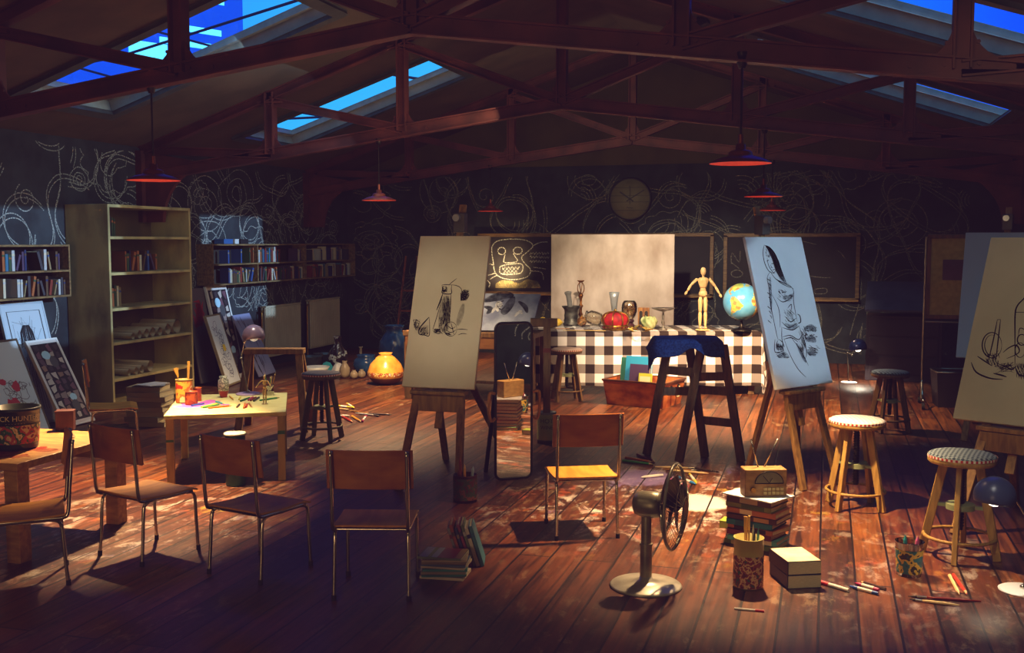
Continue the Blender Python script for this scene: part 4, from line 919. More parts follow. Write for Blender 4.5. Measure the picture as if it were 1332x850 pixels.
t=thing('pestle','grey pestle leaning up out of the pewter mortar','pestle',p+Vector((-.01,-.01,.06))); MB().tube(smooth([(.02,0,0),(0,.01,.15),(-.02,.015,.28),(-.035,.015,.36),(-.04,.015,.4)],4),[.03]*6+[.036]*6+[.044,.05,.05,.045,.02],12).build('shaft',pm('stone_grey','#5c5a56','#6c6a64',10,.8),t)
p=onC(751,420)
def cst(t):
    for s in (0,1,2,3): MB().tube(smooth([(.02*math.cos(s*pi/2),.02*math.sin(s*pi/2),.4),(.045*math.cos(s*pi/2+.3),.045*math.sin(s*pi/2+.3),.45),(.045*math.cos(s*pi/2+.6),.045*math.sin(s*pi/2+.6),.52),(.02*math.cos(s*pi/2+.9),.02*math.sin(s*pi/2+.9),.56)],4),.006,6).build('open_cage',MATS['bronze'],t)
    MB().lathe([(0,.555),(.02,.56),(.05,.58),(.052,.59),(.02,.585),(0,.58)],20).build('drip_cup',MATS['bronze'],t)
lathe_thing('candlestick','tall turned bronze candlestick behind the mortar','candlestick',p+Vector((.02,.12,0)),[(0,0),(.075,0),(.07,.015),(.03,.04),(.02,.08),(.035,.11),(.02,.14),(.018,.2),(.035,.23),(.018,.26),(.02,.34),(.035,.37),(.03,.39),(.015,.41),(0,.41)],pm('bronze','#5a3418','#a86a34',10,.3,.9),'shaft',extra=cst)
p=onC(757,425); t=thing('faceted_ornament','small copper ornament of shiny facets between mortar and tipped glass jar','ornament',p)
m=MB(); rr=random.Random(8); vs=[];fs=[]
n=9
for i in range(7):
    th_=pi*i/6
    for k in range(n): a=2*pi*(k+.5*(i%2))/n; vs.append((.068*math.sin(th_)*math.cos(a),.068*math.sin(th_)*math.sin(a),.07-.068*math.cos(th_)))
for i in range(6):
    for k in range(n):
        a,b,c,d=i*n+k,i*n+(k+1)%n,(i+1)*n+(k+1)%n,(i+1)*n+k; fs+=[(a,b,c),(a,c,d)]
m.add(vs,fs); m.build('facets',pm('copper_facets','#b8702c','#f0c890',12,.2,.8),t); MB().cyl((0,0,.13),(0,0,.155),.012,.006,n=8).build('stem',BRASS,t)
p=onC(772,424); t=thing('glass_jar','clear glass jar lying tipped on its side on the gingham cloth','jar',p,rad(-160))
GL=glassy('clear_glass','#f0e8d8',.82,.03)
Mj=Matrix.Translation((0,0,.106))@Matrix.Rotation(rad(72),4,'Y')
MB().lathe([(0,-.12),(.06,-.12),(.09,-.09),(.097,-.02),(.09,.06),(.06,.09),(.055,.1)],28,Mj).build('jar_body',GL,t); MB().lathe([(.055,.1),(.07,.105),(.07,.118),(.058,.122)],28,Mj).build('rim',glassy('glass_rim','#c8b898',.5,.05),t)
# crown
p=onC(800,429); t=thing('crown','red velvet crown with dark jewelled gold bands on the gingham table','crown',p)
GOLD=pm('dull_gold','#6a4418','#a87a30',20,.35,.8)
MB().lathe([(.145,.06),(.168,.11),(.168,.15),(.14,.195),(.08,.22),(.02,.222),(0,.218)],32,wob=lambda a,z:1-.05*abs(math.sin(4*a))*(z>.1)).build('velvet_cap',pm('red_velvet','#7a1014','#b41c20',12,.7),t)
m=MB(); m.lathe([(.14,.0),(.152,.0),(.158,.06),(.152,.066),(.144,.066),(.14,0)],36); m.build('circlet',GOLD,t)
for k in range(8):
    a=k*pi/4; MB().tube(smooth([(.155*math.cos(a),.155*math.sin(a),.06),(.178*math.cos(a),.178*math.sin(a),.12),(.15*math.cos(a),.15*math.sin(a),.19),(.08*math.cos(a),.08*math.sin(a),.225),(0,0,.235)],4),.009,6).build('arch_band',GOLD,t)
m=MB(); m.ball((0,0,.25),.02,12); m.build('finial',pm('gold_ball','#c89840','#e0b860',8,.25,1),t)
m=MB()
for k in range(16): a=k*pi/8; m.ball((.158*math.cos(a),.158*math.sin(a),.035),.012,8)
m.build('jewels',flat('#5a1018',.2),t)
p=onC(796,426); lathe_thing('trumpet_vase','tall slim silver cone vase behind the red crown','vase',p+Vector((0,.14,0)),[(0,0),(.06,0),(.055,.01),(.015,.03),(.013,.06),(.03,.2),(.055,.38),(.07,.46),(.066,.46),(.05,.38),(.012,.08)],pm('silver','#9a9c9c','#c4c6c4',6,.35,.5),'cone')
p=onC(813,426); lathe_thing('smoked_glass_vase','rounded amber-smoked glass vase on a dark knobbed foot behind the crown','vase',p+Vector((.03,.14,0)),[(.05,.1),(.08,.14),(.102,.2),(.105,.25),(.095,.31),(.075,.345),(.072,.345),(.09,.31),(.1,.25),(.097,.2),(.075,.145),(0,.11)],glassy('smoked_glass','#f2e4cc',.78,.12),'bowl',extra=lambda t:MB().lathe([(0,0),(.07,0),(.075,.02),(.05,.05),(.07,.075),(.055,.1),(0,.105)],12,sm=False).build('foot',pm('purple_brown','#2a1418','#4a2428',12,.4),t))
p=onC(835,427); t=thing('wooden_box','upright wooden box with two arched openings behind the cabbage','box',p+Vector((0,.12,0)),rad(8))
MB().box((0,.04,.13),(.15,.1,.26)).build('box_body',pm('box_wood','#7a4a20','#b07a3c',6,.5,stretch=(5,5,1)),t,bevel=.004)
m=MB()
for s in (-1,1): m.prism([(s*.035+.022*math.cos(q),-.0125,.19+.03*math.sin(q)) for q in [rad(a) for a in range(0,181,20)]]+[(s*.035-.022,-.0125,.04),(s*.035+.022,-.0125,.04)],(0,.003,0))
m.build('arched_opening',flat('#201610'),t)
p=onC(844,429); t=thing('cabbage','pale green savoy cabbage on the gingham table','cabbage',p)
MB().ball((0,0,.088),.085,18).build('heart',pm('cabbage_heart','#a8a860','#c8c88a',6,.6),t)
CAB=pm('cabbage_leaf','#7a8a50','#c4c694',9,.6,bump=.3)
for k in range(7):
    a=k*.9; m=MB(); vs=[];n=8
    for i in range(n+1):
        for j in range(n+1):
            u=(i/n-.5)*1.7+a; v=-1.1+1.9*j/n; r=.094+.010*math.sin(7*u+5*v)+.012*(j/n)**2*(1+math.sin(9*u)); vs.append((r*math.cos(v)*math.cos(u),r*math.cos(v)*math.sin(u),.095+r*math.sin(v)*.95))
    m.add(vs,[(i*(n+1)+j,(i+1)*(n+1)+j,(i+1)*(n+1)+j+1,i*(n+1)+j+1) for i in range(n) for j in range(n)],0,True); m.build('leaf',CAB,t)
rr=random.Random(12)
for i,(px,py) in enumerate(((819,432),(820.5,428.5),(825,431),(829.5,428),(843,432.5),(838,430))):
    p=onC(px,py); t=thing('curled_leaf','dry yellow-brown curled leaf, %s from the left of the scatter below the cabbage'%ORD[i],'leaf',p,rr.uniform(0,6),'dry leaves on the gingham cloth'); m=MB(); vs=[];n=6
    for a in range(n+1):
        for b in range(4): u=a/n; w=.035*math.sin(pi*min(1,u*.95+.04)); vs.append((-.06+.12*u,w*(b/1.5-1),.006+.03*((b/1.5-1)**2)*math.sin(pi*u)+.03*u*u))
    m.add(vs,[(a*4+b,(a+1)*4+b,(a+1)*4+b+1,a*4+b+1) for a in range(n) for b in range(3)],0,True); m.build('blade',pm('dry_leaf_%d'%(i%2),('#a07a28','#6a5420')[i%2],('#d0b050','#a88a40')[i%2],14,.6),t); MB().cyl((-.08,0,.006),(-.05,0,.008),.004,n=5).build('stalk',flat('#5a4a20'),t)
p=onC(861,430); lathe_thing('cake_stand','silver pedestal dish on a thin turned stem at the right of the still life','dish',p+Vector((0,.1,0)),[(0,0),(.06,0),(.055,.012),(.02,.03),(.014,.06),(.024,.09),(.012,.12),(.018,.18),(.012,.21),(.016,.235),(.1,.255),(.15,.275),(.153,.283),(.1,.265),(0,.255)],pm('pewter_light','#6c6660','#a49c90',10,.35,.8),'dish')
for i,(x0,y0,x1,y1,c,l) in enumerate(((732,430.5,788,431,'#b89a58','pale wooden ruler lying along the front edge of the gingham table'),(722,428,741,428,'#a8763c','short wooden stick lying below the whole lemon'),(738,427,748,426,'#d8d4cc','white cloth-wrapped stick lying at the foot of the mortar'))):
    a,b=onC(x0,y0),onC(x1,y1); m=MB().box(((b-a).length/2,0,.005),((b-a).length,.035 if i==0 else .025,.008)); o=m.build('wooden_stick' if i else 'ruler',flat(c),bevel=.002,loc=a,rz=math.atan2((b-a).y,(b-a).x)); tag(o,l,'stick' if i else 'ruler')
p=onC(764,427); m=MB(); m.box((0,0,.002),(.3,.16,.004)); m.box((.05,.03,.006),(.2,.12,.003),rz=.3); o=m.build('folded_paper',pm('grey_newsprint','#6c6664','#b4aca4',25,.8),loc=p,rz=.1); tag(o,'crumpled grey printed paper lying before the tipped jar','paper')
# mannequin and globe
p=onC(912,431); mannequin('large pale wooden artist mannequin with arms held out, beside the globe',p+Vector((0,.15,0)),rad(16),.81)
p=onC(963,432); gp=p+Vector((0,.16,0))
t=thing('globe','large blue desk globe on a dark stand at the right end of the gingham table','globe',gp)
GR=.235; GZ=.37
land={'na':[(-165,62),(-150,70),(-125,70),(-95,72),(-80,70),(-60,55),(-70,45),(-80,32),(-82,26),(-90,30),(-97,26),(-97,20),(-88,17),(-83,10),(-78,8),(-88,12),(-105,20),(-115,30),(-124,40),(-125,50),(-140,58)],
'sa':[(-80,8),(-70,12),(-52,5),(-35,-6),(-40,-20),(-50,-28),(-58,-38),(-66,-48),(-69,-54),(-74,-50),(-71,-30),(-71,-18),(-80,-5)],
'af':[(-17,15),(-10,32),(10,37),(32,31),(43,12),(51,11),(40,-5),(40,-18),(32,-28),(20,-35),(12,-18),(9,2),(-8,5)],
'gr':[(-55,60),(-70,77),(-40,83),(-20,76),(-25,70)],
'eu':[(-10,36),(-9,44),(0,49),(8,55),(5,62),(20,70),(60,70),(100,76),(140,72),(180,68),(160,58),(140,52),(122,38),(120,25),(108,18),(103,3),(98,15),(88,22),(78,8),(70,22),(57,26),(45,13),(35,30),(27,38),(15,40),(0,38)],
'au':[(115,-22),(130,-12),(142,-12),(153,-27),(145,-38),(130,-32),(116,-34)]}
def inp(x,y,P):
    c=False;j=len(P)-1
    for i in range(len(P)):
        if (P[i][1]>y)!=(P[j][1]>y) and x<(P[j][0]-P[i][0])*(y-P[i][1])/(P[j][1]-P[i][1])+P[i][0]: c=not c
        j=i
    return c
m=MB(); NA,NB=120,60; vs=[(GR*math.cos(rad(-90+180*j/NB))*math.cos(2*pi*i/NA),GR*math.cos(rad(-90+180*j/NB))*math.sin(2*pi*i/NA),GR*math.sin(rad(-90+180*j/NB))) for j in range(NB+1) for i in range(NA)]
Mg=Matrix.Translation((0,0,GZ))@Matrix.Rotation(rad(18),4,'Y')@Matrix.Rotation(rad(-105+62),4,'Z')
fs=[];mi=[]
for j in range(NB):
    for i in range(NA):
        fs.append((j*NA+i,j*NA+(i+1)%NA,(j+1)*NA+(i+1)%NA,(j+1)*NA+i)); lo=(i+.5)*360/NA; lo=lo-360 if lo>180 else lo; la=-90+180*(j+.5)/NB; k=0
        for n,P in land.items():
            if inp(lo,la,P): k=1 if (la>45 or la<-40) else 2 if (int(lo//14)+int(la//11))%3 else 3
        if la>80 or la<-70: k=4
        mi.append(k)
m.add(vs,fs,0,True,Mg); m.m=mi
m.build('globe_sphere',[pm('globe_sea','#4a98c8','#78bcdc',3,.25,coat=.3),pm('globe_green','#7a9a4a','#a8b060',20,.3),pm('globe_yellow','#b8a848','#d8c868',20,.3),pm('globe_brown','#a87848','#b88a58',20,.3),flat('#d8dce0',.3)],t)
MB().tube([Mg@Vector(( (GR+.018)*math.cos(q)*math.cos(2.2),(GR+.018)*math.cos(q)*math.sin(2.2),(GR+.018)*math.sin(q))) for q in [rad(x) for x in range(-90,91,10)]],.007,6).build('meridian_arc',DSTEEL,t)
MB().lathe([(0,0),(.13,0),(.13,.012),(.05,.03),(.02,.06),(.016,.13),(.02,.145),(0,.146)],28).build('stand',DSTEEL,t)
# ------------------------------------------------------------ trunk
f0,f1,f2=F(793,520),F(861.5,532.6),F(890,519); ax=f1-f0; tyw=rad(-15); L1=.72; L2=.55; f0=f1-Matrix.Rotation(tyw,3,'Z')@Vector((L1,0,0))
t=thing('wooden_chest','open orange-brown wooden chest with rope handle under the gingham table edge','chest',f0,tyw)
LW=pm('chest_wood','#8a3e18','#c8743a',3,.5,stretch=(2,2,3),bump=.1,detail=6); hh=.30; fl=.04
def wallp(a,b,n):
    # outward-flaring side
    a,b,n=Vector(a),Vector(b),Vector(n); th=.022
    d=(b-a).normalized(); o=n*fl
    vs=[a,b,b+o+d*fl+Vector((0,0,hh)),a+o-d*fl+Vector((0,0,hh))]; vs+= [v-n*th for v in vs]
    return vs,[(0,1,2,3),(7,6,5,4)]+[(k,(k+1)%4,4+(k+1)%4,4+k)[::-1] for k in range(4)]
for nm,a,b,n in (('front_side',(0,0,0),(L1,0,0),(0,-1,0)),('end_side',(L1,0,0),(L1,L2,0),(1,0,0)),('back_side',(L1,L2,0),(0,L2,0),(0,1,0)),('end_side',(0,L2,0),(0,0,0),(-1,0,0))):
    v,f=wallp(a,b,n); MB().add(v,f).build(nm,LW,t)
MB().box((L1/2,L2/2,.012),(L1-.02,L2-.02,.02)).build('bottom_board',LW,t)
r_=[(-fl,-fl,hh),(L1+fl,-fl,hh),(L1+fl,L2+fl,hh),(-fl,L2+fl,hh)]
m=MB()
for k in range(4): m.bar(r_[k],r_[(k+1)%4],.03,.022)
m.build('rim',pm('chest_rim','#4a2812','#6e3e1c',6,.4,.3),t,bevel=.003)
xh=L1+.03; MB().tube(smooth([(xh-.01,L2*.3,.235),(xh+.03,L2*.33,.22),(xh+.045,L2*.42,.13),(xh+.045,L2*.58,.13),(xh+.03,L2*.67,.22),(xh-.01,L2*.7,.235)],5),.009,8).build('rope_handle',pm('rope','#a8956a','#cdb98c',40,.8),t)
for yv in (.3,.7): MB().cyl((xh-.005,L2*yv,.235),(xh+.018,L2*yv,.235),.022,n=12).build('handle_plate',DSTEEL,t)
# books inside the chest
Rm=Matrix.Rotation(tyw,3,'Z')
def bigbook(loc,rz,w,h,th,col,label,group,tilt=0,flatlie=True,cover2=None,cat='book',spine=None):
    # lying: spine toward -y, cover up ; w along x (spine length), h along y
    t=thing('book',label,cat,loc,rz,group)
    if tilt: t.rotation_euler=(tilt,0,rz)
    c=flat(col,.5) if isinstance(col,str) else col; m=MB()
    m.box((0,h/2,.002),(w,h,.004)); m.box((0,h/2,th-.002),(w,h,.004)); m.box((0,.002,th/2),(w,.004,th)); m.build('cover',c,t,bevel=.001,seg=1)
    MB().box((0,h/2+.002,th/2),(w-.012,h-.012,th-.008)).build('page_block',PAGES,t)
    if spine: MB().box((spine[1]*w,-.0006,th/2),(w*spine[2],.001,th*.82)).build('spine_label',flat(spine[0]) if isinstance(spine[0],str) else spine[0],t)
    if cover2: MB().box((0,h*.5,th+.0004),(w*.82,h*.8,.0008)).build('cover_picture',cover2,t)
    return t
for i,(x,y,h,w,th,c,l) in enumerate(((.145,.33,.50,.27,.04,'#4a2a22','maroon book standing at the far left inside the wooden chest'),(.13,.275,.52,.27,.04,'#2a6a54','dark teal book standing second in the wooden chest'),(.25,.22,.55,.34,.035,'#2a8ab0','big turquoise book standing in the wooden chest'),(.29,.17,.46,.26,.03,'#43304e','dark purple book standing in front of the turquoise one in the wooden chest'),(.38,.135,.36,.17,.02,'#b8bc38','small lime-yellow booklet standing in the wooden chest'))):
    p=f0+Rm@Vector((x+.04,y,.024)); o=bigbook(p,tyw,w,h,th,c,l,'books standing in the wooden chest',cover2=flat('#d8d4a8') if i==4 else None); o.rotation_euler=(rad(80),0,tyw)
m=MB(); m.box((L1*.78,L2*.45,.17),(L1*.36,L2*.7,.02)); 
o=bigbook(f0+Rm@Vector((L1*.86,L2*.12,.024)),tyw,L1*.2,L2*.7,.2,'#e4dcc8','thick pale book lying flat at the right end inside the wooden chest','books lying in the wooden chest')
# ------------------------------------------------------------ pedestal trestle with blue cloth
Lg=[((841,592),(868,457)),((883,601),(913,448)),((917,595),(896,445)),((964,601),(941,434))]
G0=[F(*a) for a,b in Lg]; ctr=sum(G0,Vector())/4; topz=1.06
t=thing('trestle','dark wooden trestle with splayed legs under a blue cloth','trestle',(ctr.x,ctr.y,0))
tops=[F(b[0],b[1],topz-.04) for a,b in Lg]
topc=F(895,440,topz)-Vector((ctr.x,ctr.y,0)); topc.z=0
tcx=[Vector((-.17,-.03,0)),Vector((.02,-.2,0)),Vector((.0,.2,0)),Vector((.22,.05,0))]
for (a,b),g0,dx in zip(Lg,G0,tcx):
    tp=PY(b[0],b[1],ctr.y+dx.y*.6); tp.z=min(tp.z,topz-.02)
    MB().bar(g0-Vector((ctr.x,ctr.y,0)),tp-Vector((ctr.x,ctr.y,0)),.075,.035,up=(.4,1,0)).build('leg',W_DARK,t,bevel=.004)
def atleg(i,z):
    (a,b)=Lg[i]; g0=G0[i]; tp=PY(b[0],b[1],ctr.y+tcx[i].y*.6); return g0.lerp(tp,z/tp.z)-Vector((ctr.x,ctr.y,0))
for i,j,z in ((2,3,.34),(1,3,.76),(0,1,.8),(0,2,.6),(2,3,.62)):
    a,b=atleg(i,z),atleg(j,z); MB().bar(a-(b-a)*.06,b+(b-a)*.06,.022,.075,up=(0,0,1)).build('cross_rail',W_DARK,t,bevel=.003)
c0=PY(893,436,ctr.y)-Vector((ctr.x,ctr.y,0)); TZc=1.085
MB().box((c0.x,0,TZc-.03),(.56,.34,.04),rz=rad(12)).build('top_board',W_DARK,t,bevel=.005)
m=MB(); n=36; uv=[]
for j in range(25):
    for i in range(n+1):
        u=-.42+.74*i/n; v=-.34+.56*j/24; R=rad(12); x=u*math.cos(R)-v*math.sin(R); y=u*math.sin(R)+v*math.cos(R); z=TZc+.006+.004*math.sin(9*u+4*v)
        if v<-.18: d=-.18-v; y+=d*.72; x-=d*.1; z-=d*(.95-.55*math.exp(-((u-.03)/.1)**2)); y-=.05*math.sin(u*14)*d/.16
        if u<-.285: d=-.285-u; x+=d*.55; z-=d*.85
        if u>.285: d=u-.285; x-=d*.5; z-=d*.8
        m.v.append(Vector((x,y,z)))
for j in range(24):
    for i in range(n): a=j*(n+1)+i; m.f.append((a,a+1,a+n+2,a+n+1)); m.m.append(0); m.s.append(True)
o=m.build('blue_cloth',pm('blue_fabric','#1c3468','#2e4f94',60,.85,bump=.1,spec=.1),loc=(ctr.x+c0.x,ctr.y,0)); so=o.modifiers.new('s','SOLIDIFY'); so.thickness=.006; so.offset=1
tag(o,'blue cloth draped over the dark trestle','cloth')
# ------------------------------------------------------------ fan
fx=F(840,763); t=thing('floor_fan','metal floor fan with round wire grille turned to the right, on a round base','fan',fx,rad(-6))
FM=pm('fan_metal','#757060','#a09b86',9,.38,.55)
MB().lathe([(0,0),(.2,0),(.205,.008),(.195,.016),(.09,.028),(.04,.04),(.034,.06),(0,.06)],40).build('base_plate',pm('fan_base','#8a887c','#b4b2a6',9,.35,.35),t)
p=MB(); p.cyl((0,0,.04),(0,0,.24),.034,n=20); p.cyl((0,0,.24),(0,0,.25),.038,n=20); p.cyl((0,0,.25),(0,0,.42),.029,n=20); p.build('pole',FM,t)
MH=Matrix.Translation((0,0,.475))@Matrix.Rotation(pi/2,4,'Y')
MB().lathe([(0,-.075),(.04,-.074),(.062,-.062),(.072,-.03),(.076,.03),(.072,.07),(.058,.09),(0,.092)],28,MH).build('motor_housing',FM,t)
m=MB(); m.cyl((.09,0,.475),(.15,0,.475),.012,n=10); m.ball((.16,0,.475),(.035,.03,.03),14); m.build('hub',DSTEEL,t)
for k in range(4):
    a=k*pi/2+.5; m=MB(); vs=[];n=6
    for i in range(n+1):
        for b in (0,1,2):
            r=.03+.165*i/n; w=(.03+.055*math.sin(pi*(i/n)*.75))*(b-1); th_=a+w/r*.9; vs.append((.158+.028*(b-1)*-1,r*math.cos(th_),.475+r*math.sin(th_)))
    m.add(vs,[(i*3+b,(i+1)*3+b,(i+1)*3+b+1,i*3+b+1) for i in range(n) for b in range(2)],0,True); m.build('blade',pm('blade_metal','#4a463c','#6a6658',9,.4,.8),t)
GW=pm('grille_wire','#6a6454','#9a947e',9,.3,.9)
for side,nm in ((-1,'rear_grille'),(1,'front_grille')):
    m=MB()
    def dome(r): return .16+side*(.012+.055*(1-(r/.235)**2))
    for q in (1,):
        for k in range(44):
            a=2*pi*k/44; m.tube([(dome(r),r*math.cos(a+.25*(1-r/.235)),.475+r*math.sin(a+.25*(1-r/.235))) for r in (.04,.09,.14,.19,.22,.235)],.0017,4)
        for r in (.06,.15): m.tube([(dome(r),r*math.cos(2*pi*k/40),.475+r*math.sin(2*pi*k/40)) for k in range(40)],.0025,5,closed=True)
        m.lathe([(0,dome(.0)),(.05,dome(.03))],20,Matrix.Translation((0,0,.475))@Matrix.Rotation(pi/2,4,'Y'))
    m.build(nm,GW,t)
MB().tube([(.16,.238*math.cos(2*pi*k/56),.475+.238*math.sin(2*pi*k/56)) for k in range(56)],.009,8,closed=True).build('grille_rim',FM,t)
# ------------------------------------------------------------ radio on the book pile
pc=F(985,708); z=0
names=[('#6a7a34','olive-green'),('#5aa8a0','pale teal'),('#6a2430','maroon'),('#a8642c','patterned brown'),('#1f6a74','deep teal'),('#4a2c20','dark brown'),('#b0683a','orange-brown'),('#7a7c3a','olive-yellow'),('#5a4030','brown')]
rr=random.Random(4)
for i,(c,n) in enumerate(names):
    th_=rr.uniform(.031,.038); w=(.34,.33,.31,.33,.31,.34,.34,.32,.31)[i]; h=rr.uniform(.22,.25); yw=rad(-24+rr.uniform(-7,7))
    R=Matrix.Rotation(yw,3,'Z'); loc=pc+R@Vector((rr.uniform(-.012,.012),-h/2,0)); loc.z=z+.0005
    bigbook(loc,yw,w,h,th_,c,'thick %s hardback, %s from the bottom of the pile under the radio'%(n,ORD[i]),'hardbacks piled under the radio',spine=(['#c8b070','#d8d0b0','#c89048','#2a1a14','#1a4a54','#a88050','#e0c8a0','#4a5a24','#a89070'][i],(-.2,.15,.1,0,-.1,.2,-.1,.1,0)[i],(.3,.5,.35,.7,.4,.3,.25,.5,.4)[i])); z+=th_+.0008
loc=pc+Matrix.Rotation(rad(-30),3,'Z')@Vector((-.0,-.13,0)); loc.z=z
o=MB().box((0,.13,.004),(.37,.27,.007)).build('magazine',flat('#dcdce0',.4),loc=loc+Vector((0,0,.001)),rz=rad(-30)); tag(o,'white magazine between the radio and the book pile','magazine'); z+=.0085
rl=F(984,651,z); ryw=rad(20); 
t=thing('radio','tan wooden radio with half-round dial and two antennas on top of the book pile','radio',pc+Vector((.03,.0,z+.001)),ryw)
RWd=pm('radio_wood','#8a6a3c','#a8845032'[:7],8,.45,stretch=(2,2,4)); rw,rd,rh=.27,.12,.175
MB().box((0,0,rh/2),(rw,rd,rh)).build('radio_case',RWd,t,bevel=.006)
yf=-rd/2-.001
m=MB(); P=[(.02+.092*math.cos(q),yf-.002,.085+.078*math.sin(q)) for q in [rad(a) for a in range(0,181,12)]]; m.prism(P,(0,.004,0)); m.build('dial_face',pm('dial_face','#5a5644','#6e6a54',6,.35),t)
MB().tube(P+[P[0]],.003,6).build('dial_rim',DSTEEL,t); m=MB(); m.bar((.02,yf-.004,.088),(-.02,yf-.004,.135),.004,.002,up=(0,1,0)); m.bar((.02,yf-.004,.088),(.04,yf-.004,.12),.003,.002,up=(0,1,0)); m.build('dial_pointer',BLACK,t)
for r in range(2):
    for k in range(5): MB().box((.0+.027*k-.005,yf-.004,.05-.026*r),(.02,.01,.019)).build('push_button',pm('ivory_button','#b8a878','#cfc090',6,.4),t,bevel=.002)
k=MB(); k.cyl((-.085,yf-.018,.045),(-.085,yf+.002,.045),.018,n=18); k.build('tuning_knob',BRASS,t)
for s,a in ((-1,(-.085,.0,.36)),(1,(.09,0,.36))): MB().tube([(s*.02-.01,.02,rh),a],.0048,6).build('antenna',CHROME,t)
p=F(947,690); o=bigbook(F(946,688),rad(-10),.11,.12,.05,'#9ab040','lime-green small book on the floor at the left foot of the radio pile',None)
# open pair of books
for k,(dz,l,c) in enumerate(((0,'dark blue book under the cream-covered one on the floor, right of the flowery tin','#20304a'),(.079,'dark-bound book with bright cream cover, upper of the floor pair right of the flowery tin','#221a14'))):
    p=F(1046,766); yw=rad(114)+k*.02; R=Matrix.Rotation(yw-rad(90),3,'Z')
    t=thing('book',l,'book',p+R@Vector((0,.0,dz+.0005)),yw-rad(90),'two thick books on the floor'); W_,H_,T_=.2,.27,.077
    m=MB(); m.box((0,H_/2,.002),(W_,H_,.004)); m.box((0,H_/2,T_-.002),(W_,H_,.004)); m.box((-W_/2+.002,H_/2,T_/2),(.004,H_,T_)); m.build('cover',flat(c,.5),t,bevel=.001,seg=1)
    MB().box((.002,H_/2-.003,T_/2),(W_-.008,H_-.004,T_-.008)).build('page_block',PAGES,t)
    if k: MB().box((0,H_/2,T_+.0005),(W_*.97,H_*.97,.001)).build('front_cover',pm('cream_cover','#dccfa8','#ece2c4',12,.6),t)
# big flowery can with brushes
p=F(973,764)
can(p,.083,.285,pm('cream_tin','#a8a058','#c8bc70',5,.4),'brush_tin','tall yellow-topped tin with red flower pattern holding brushes, before the radio pile','tin',splatmat('flower_label',['#5a1c18','#8a3a24','#c8a878','#7a2a1c','#2a5a48','#6a2418'],26,.45),(.04,.68))
g='brushes in the tall flowery tin'
for i,(dx,dy,h,c,kd,l) in enumerate(((-.02,.02,.40,'#c89a5c','flat','pale flat brush standing tallest in the flowery tin, left one'),(.0,.0,.41,'#b88a4c','flat','pale flat brush standing tallest in the flowery tin, right one'),(.03,.01,.33,'#202024','pen','black marker in the flowery tin'),(.05,.03,.34,'#4a8a8a','pen','teal marker in the flowery tin'),(.02,.05,.35,'#a8a8a0','pen','grey marker in the flowery tin'))):
    stick(p+Vector((dx*.8,dy*.8,.014)),p+Vector((dx,dy,h)),c,'paintbrush' if i<2 else 'marker',l,'paintbrush' if i<2 else 'marker',g,.008,kd)
# glass jar with crayons at right
p=F(1182,748); can(p,.08,.2,glassy('tumbler_glass','#e0d4b8',.7,.05),'label_jar','tumbler jar with yellow and teal label holding two crayons, beside the striped stool','jar',splatmat('jar_teal_label',['#1c4a50','#20606a','#b89838','#2a2c20','#1a4048'],16,.4),(.1,.8),tap=.86)
stick(p+Vector((-.02,.0,.014)),p+Vector((-.025,.0,.235)),'#2a98a0','crayon','teal crayon standing in the tumbler jar','crayon','crayons in the tumbler jar',.011,'pen')
stick(p+Vector((.025,.0,.014)),p+Vector((.045,.0,.235)),'#d05a90','crayon','pink crayon leaning in the tumbler jar','crayon','crayons in the tumbler jar',.011,'pen')
# scattered pens, right foreground
g='pens and pencils on the right foreground floor'
for (x0,y0,x1,y1,c,k,l,r) in ((1104,771,1067,760,'#d8d4cc','marker','white marker with dark cap just right of the two thick books',.011),(1142,775,1105,765,'#2a50a0','crayon','blue-and-white crayon, lower one of the crossed group right of the books',.010),(1143,770,1112,761,'#b83068','crayon','magenta crayon, middle one of the crossed group right of the books',.010),(1152,769,1119,759,'#4a3a34','pencil','dark brown pencil, upper one of the crossed group right of the books',.009),
 (1276,785,1181,778,'#7a2018','brush','long maroon-handled brush lying below the tumbler jar',.009),(1248,790,1183,782,'#e8c890','brush','long pale-wood brush, lowest on the floor below the tumbler jar',.009),(1235,751,1248,776,'#e8c890','pencil','pale wood pencil pointing at us below the striped stool, left of a red one',.010),(1240,750,1258,776,'#c83a2c','pencil','red pencil pointing at us below the striped stool',.010),(955,793.5,994,797,'#d8d4cc','marker','thin white stick on the floor below the tall flowery tin',.006)):
    pencil(F(x0,y0),F(x1,y1),c,'pencil' if k!='marker' else 'marker',l,{'marker':'marker','crayon':'crayon','pencil':'pencil','brush':'paintbrush'}[k],g,r,k)
g='pencils scattered behind the fan'
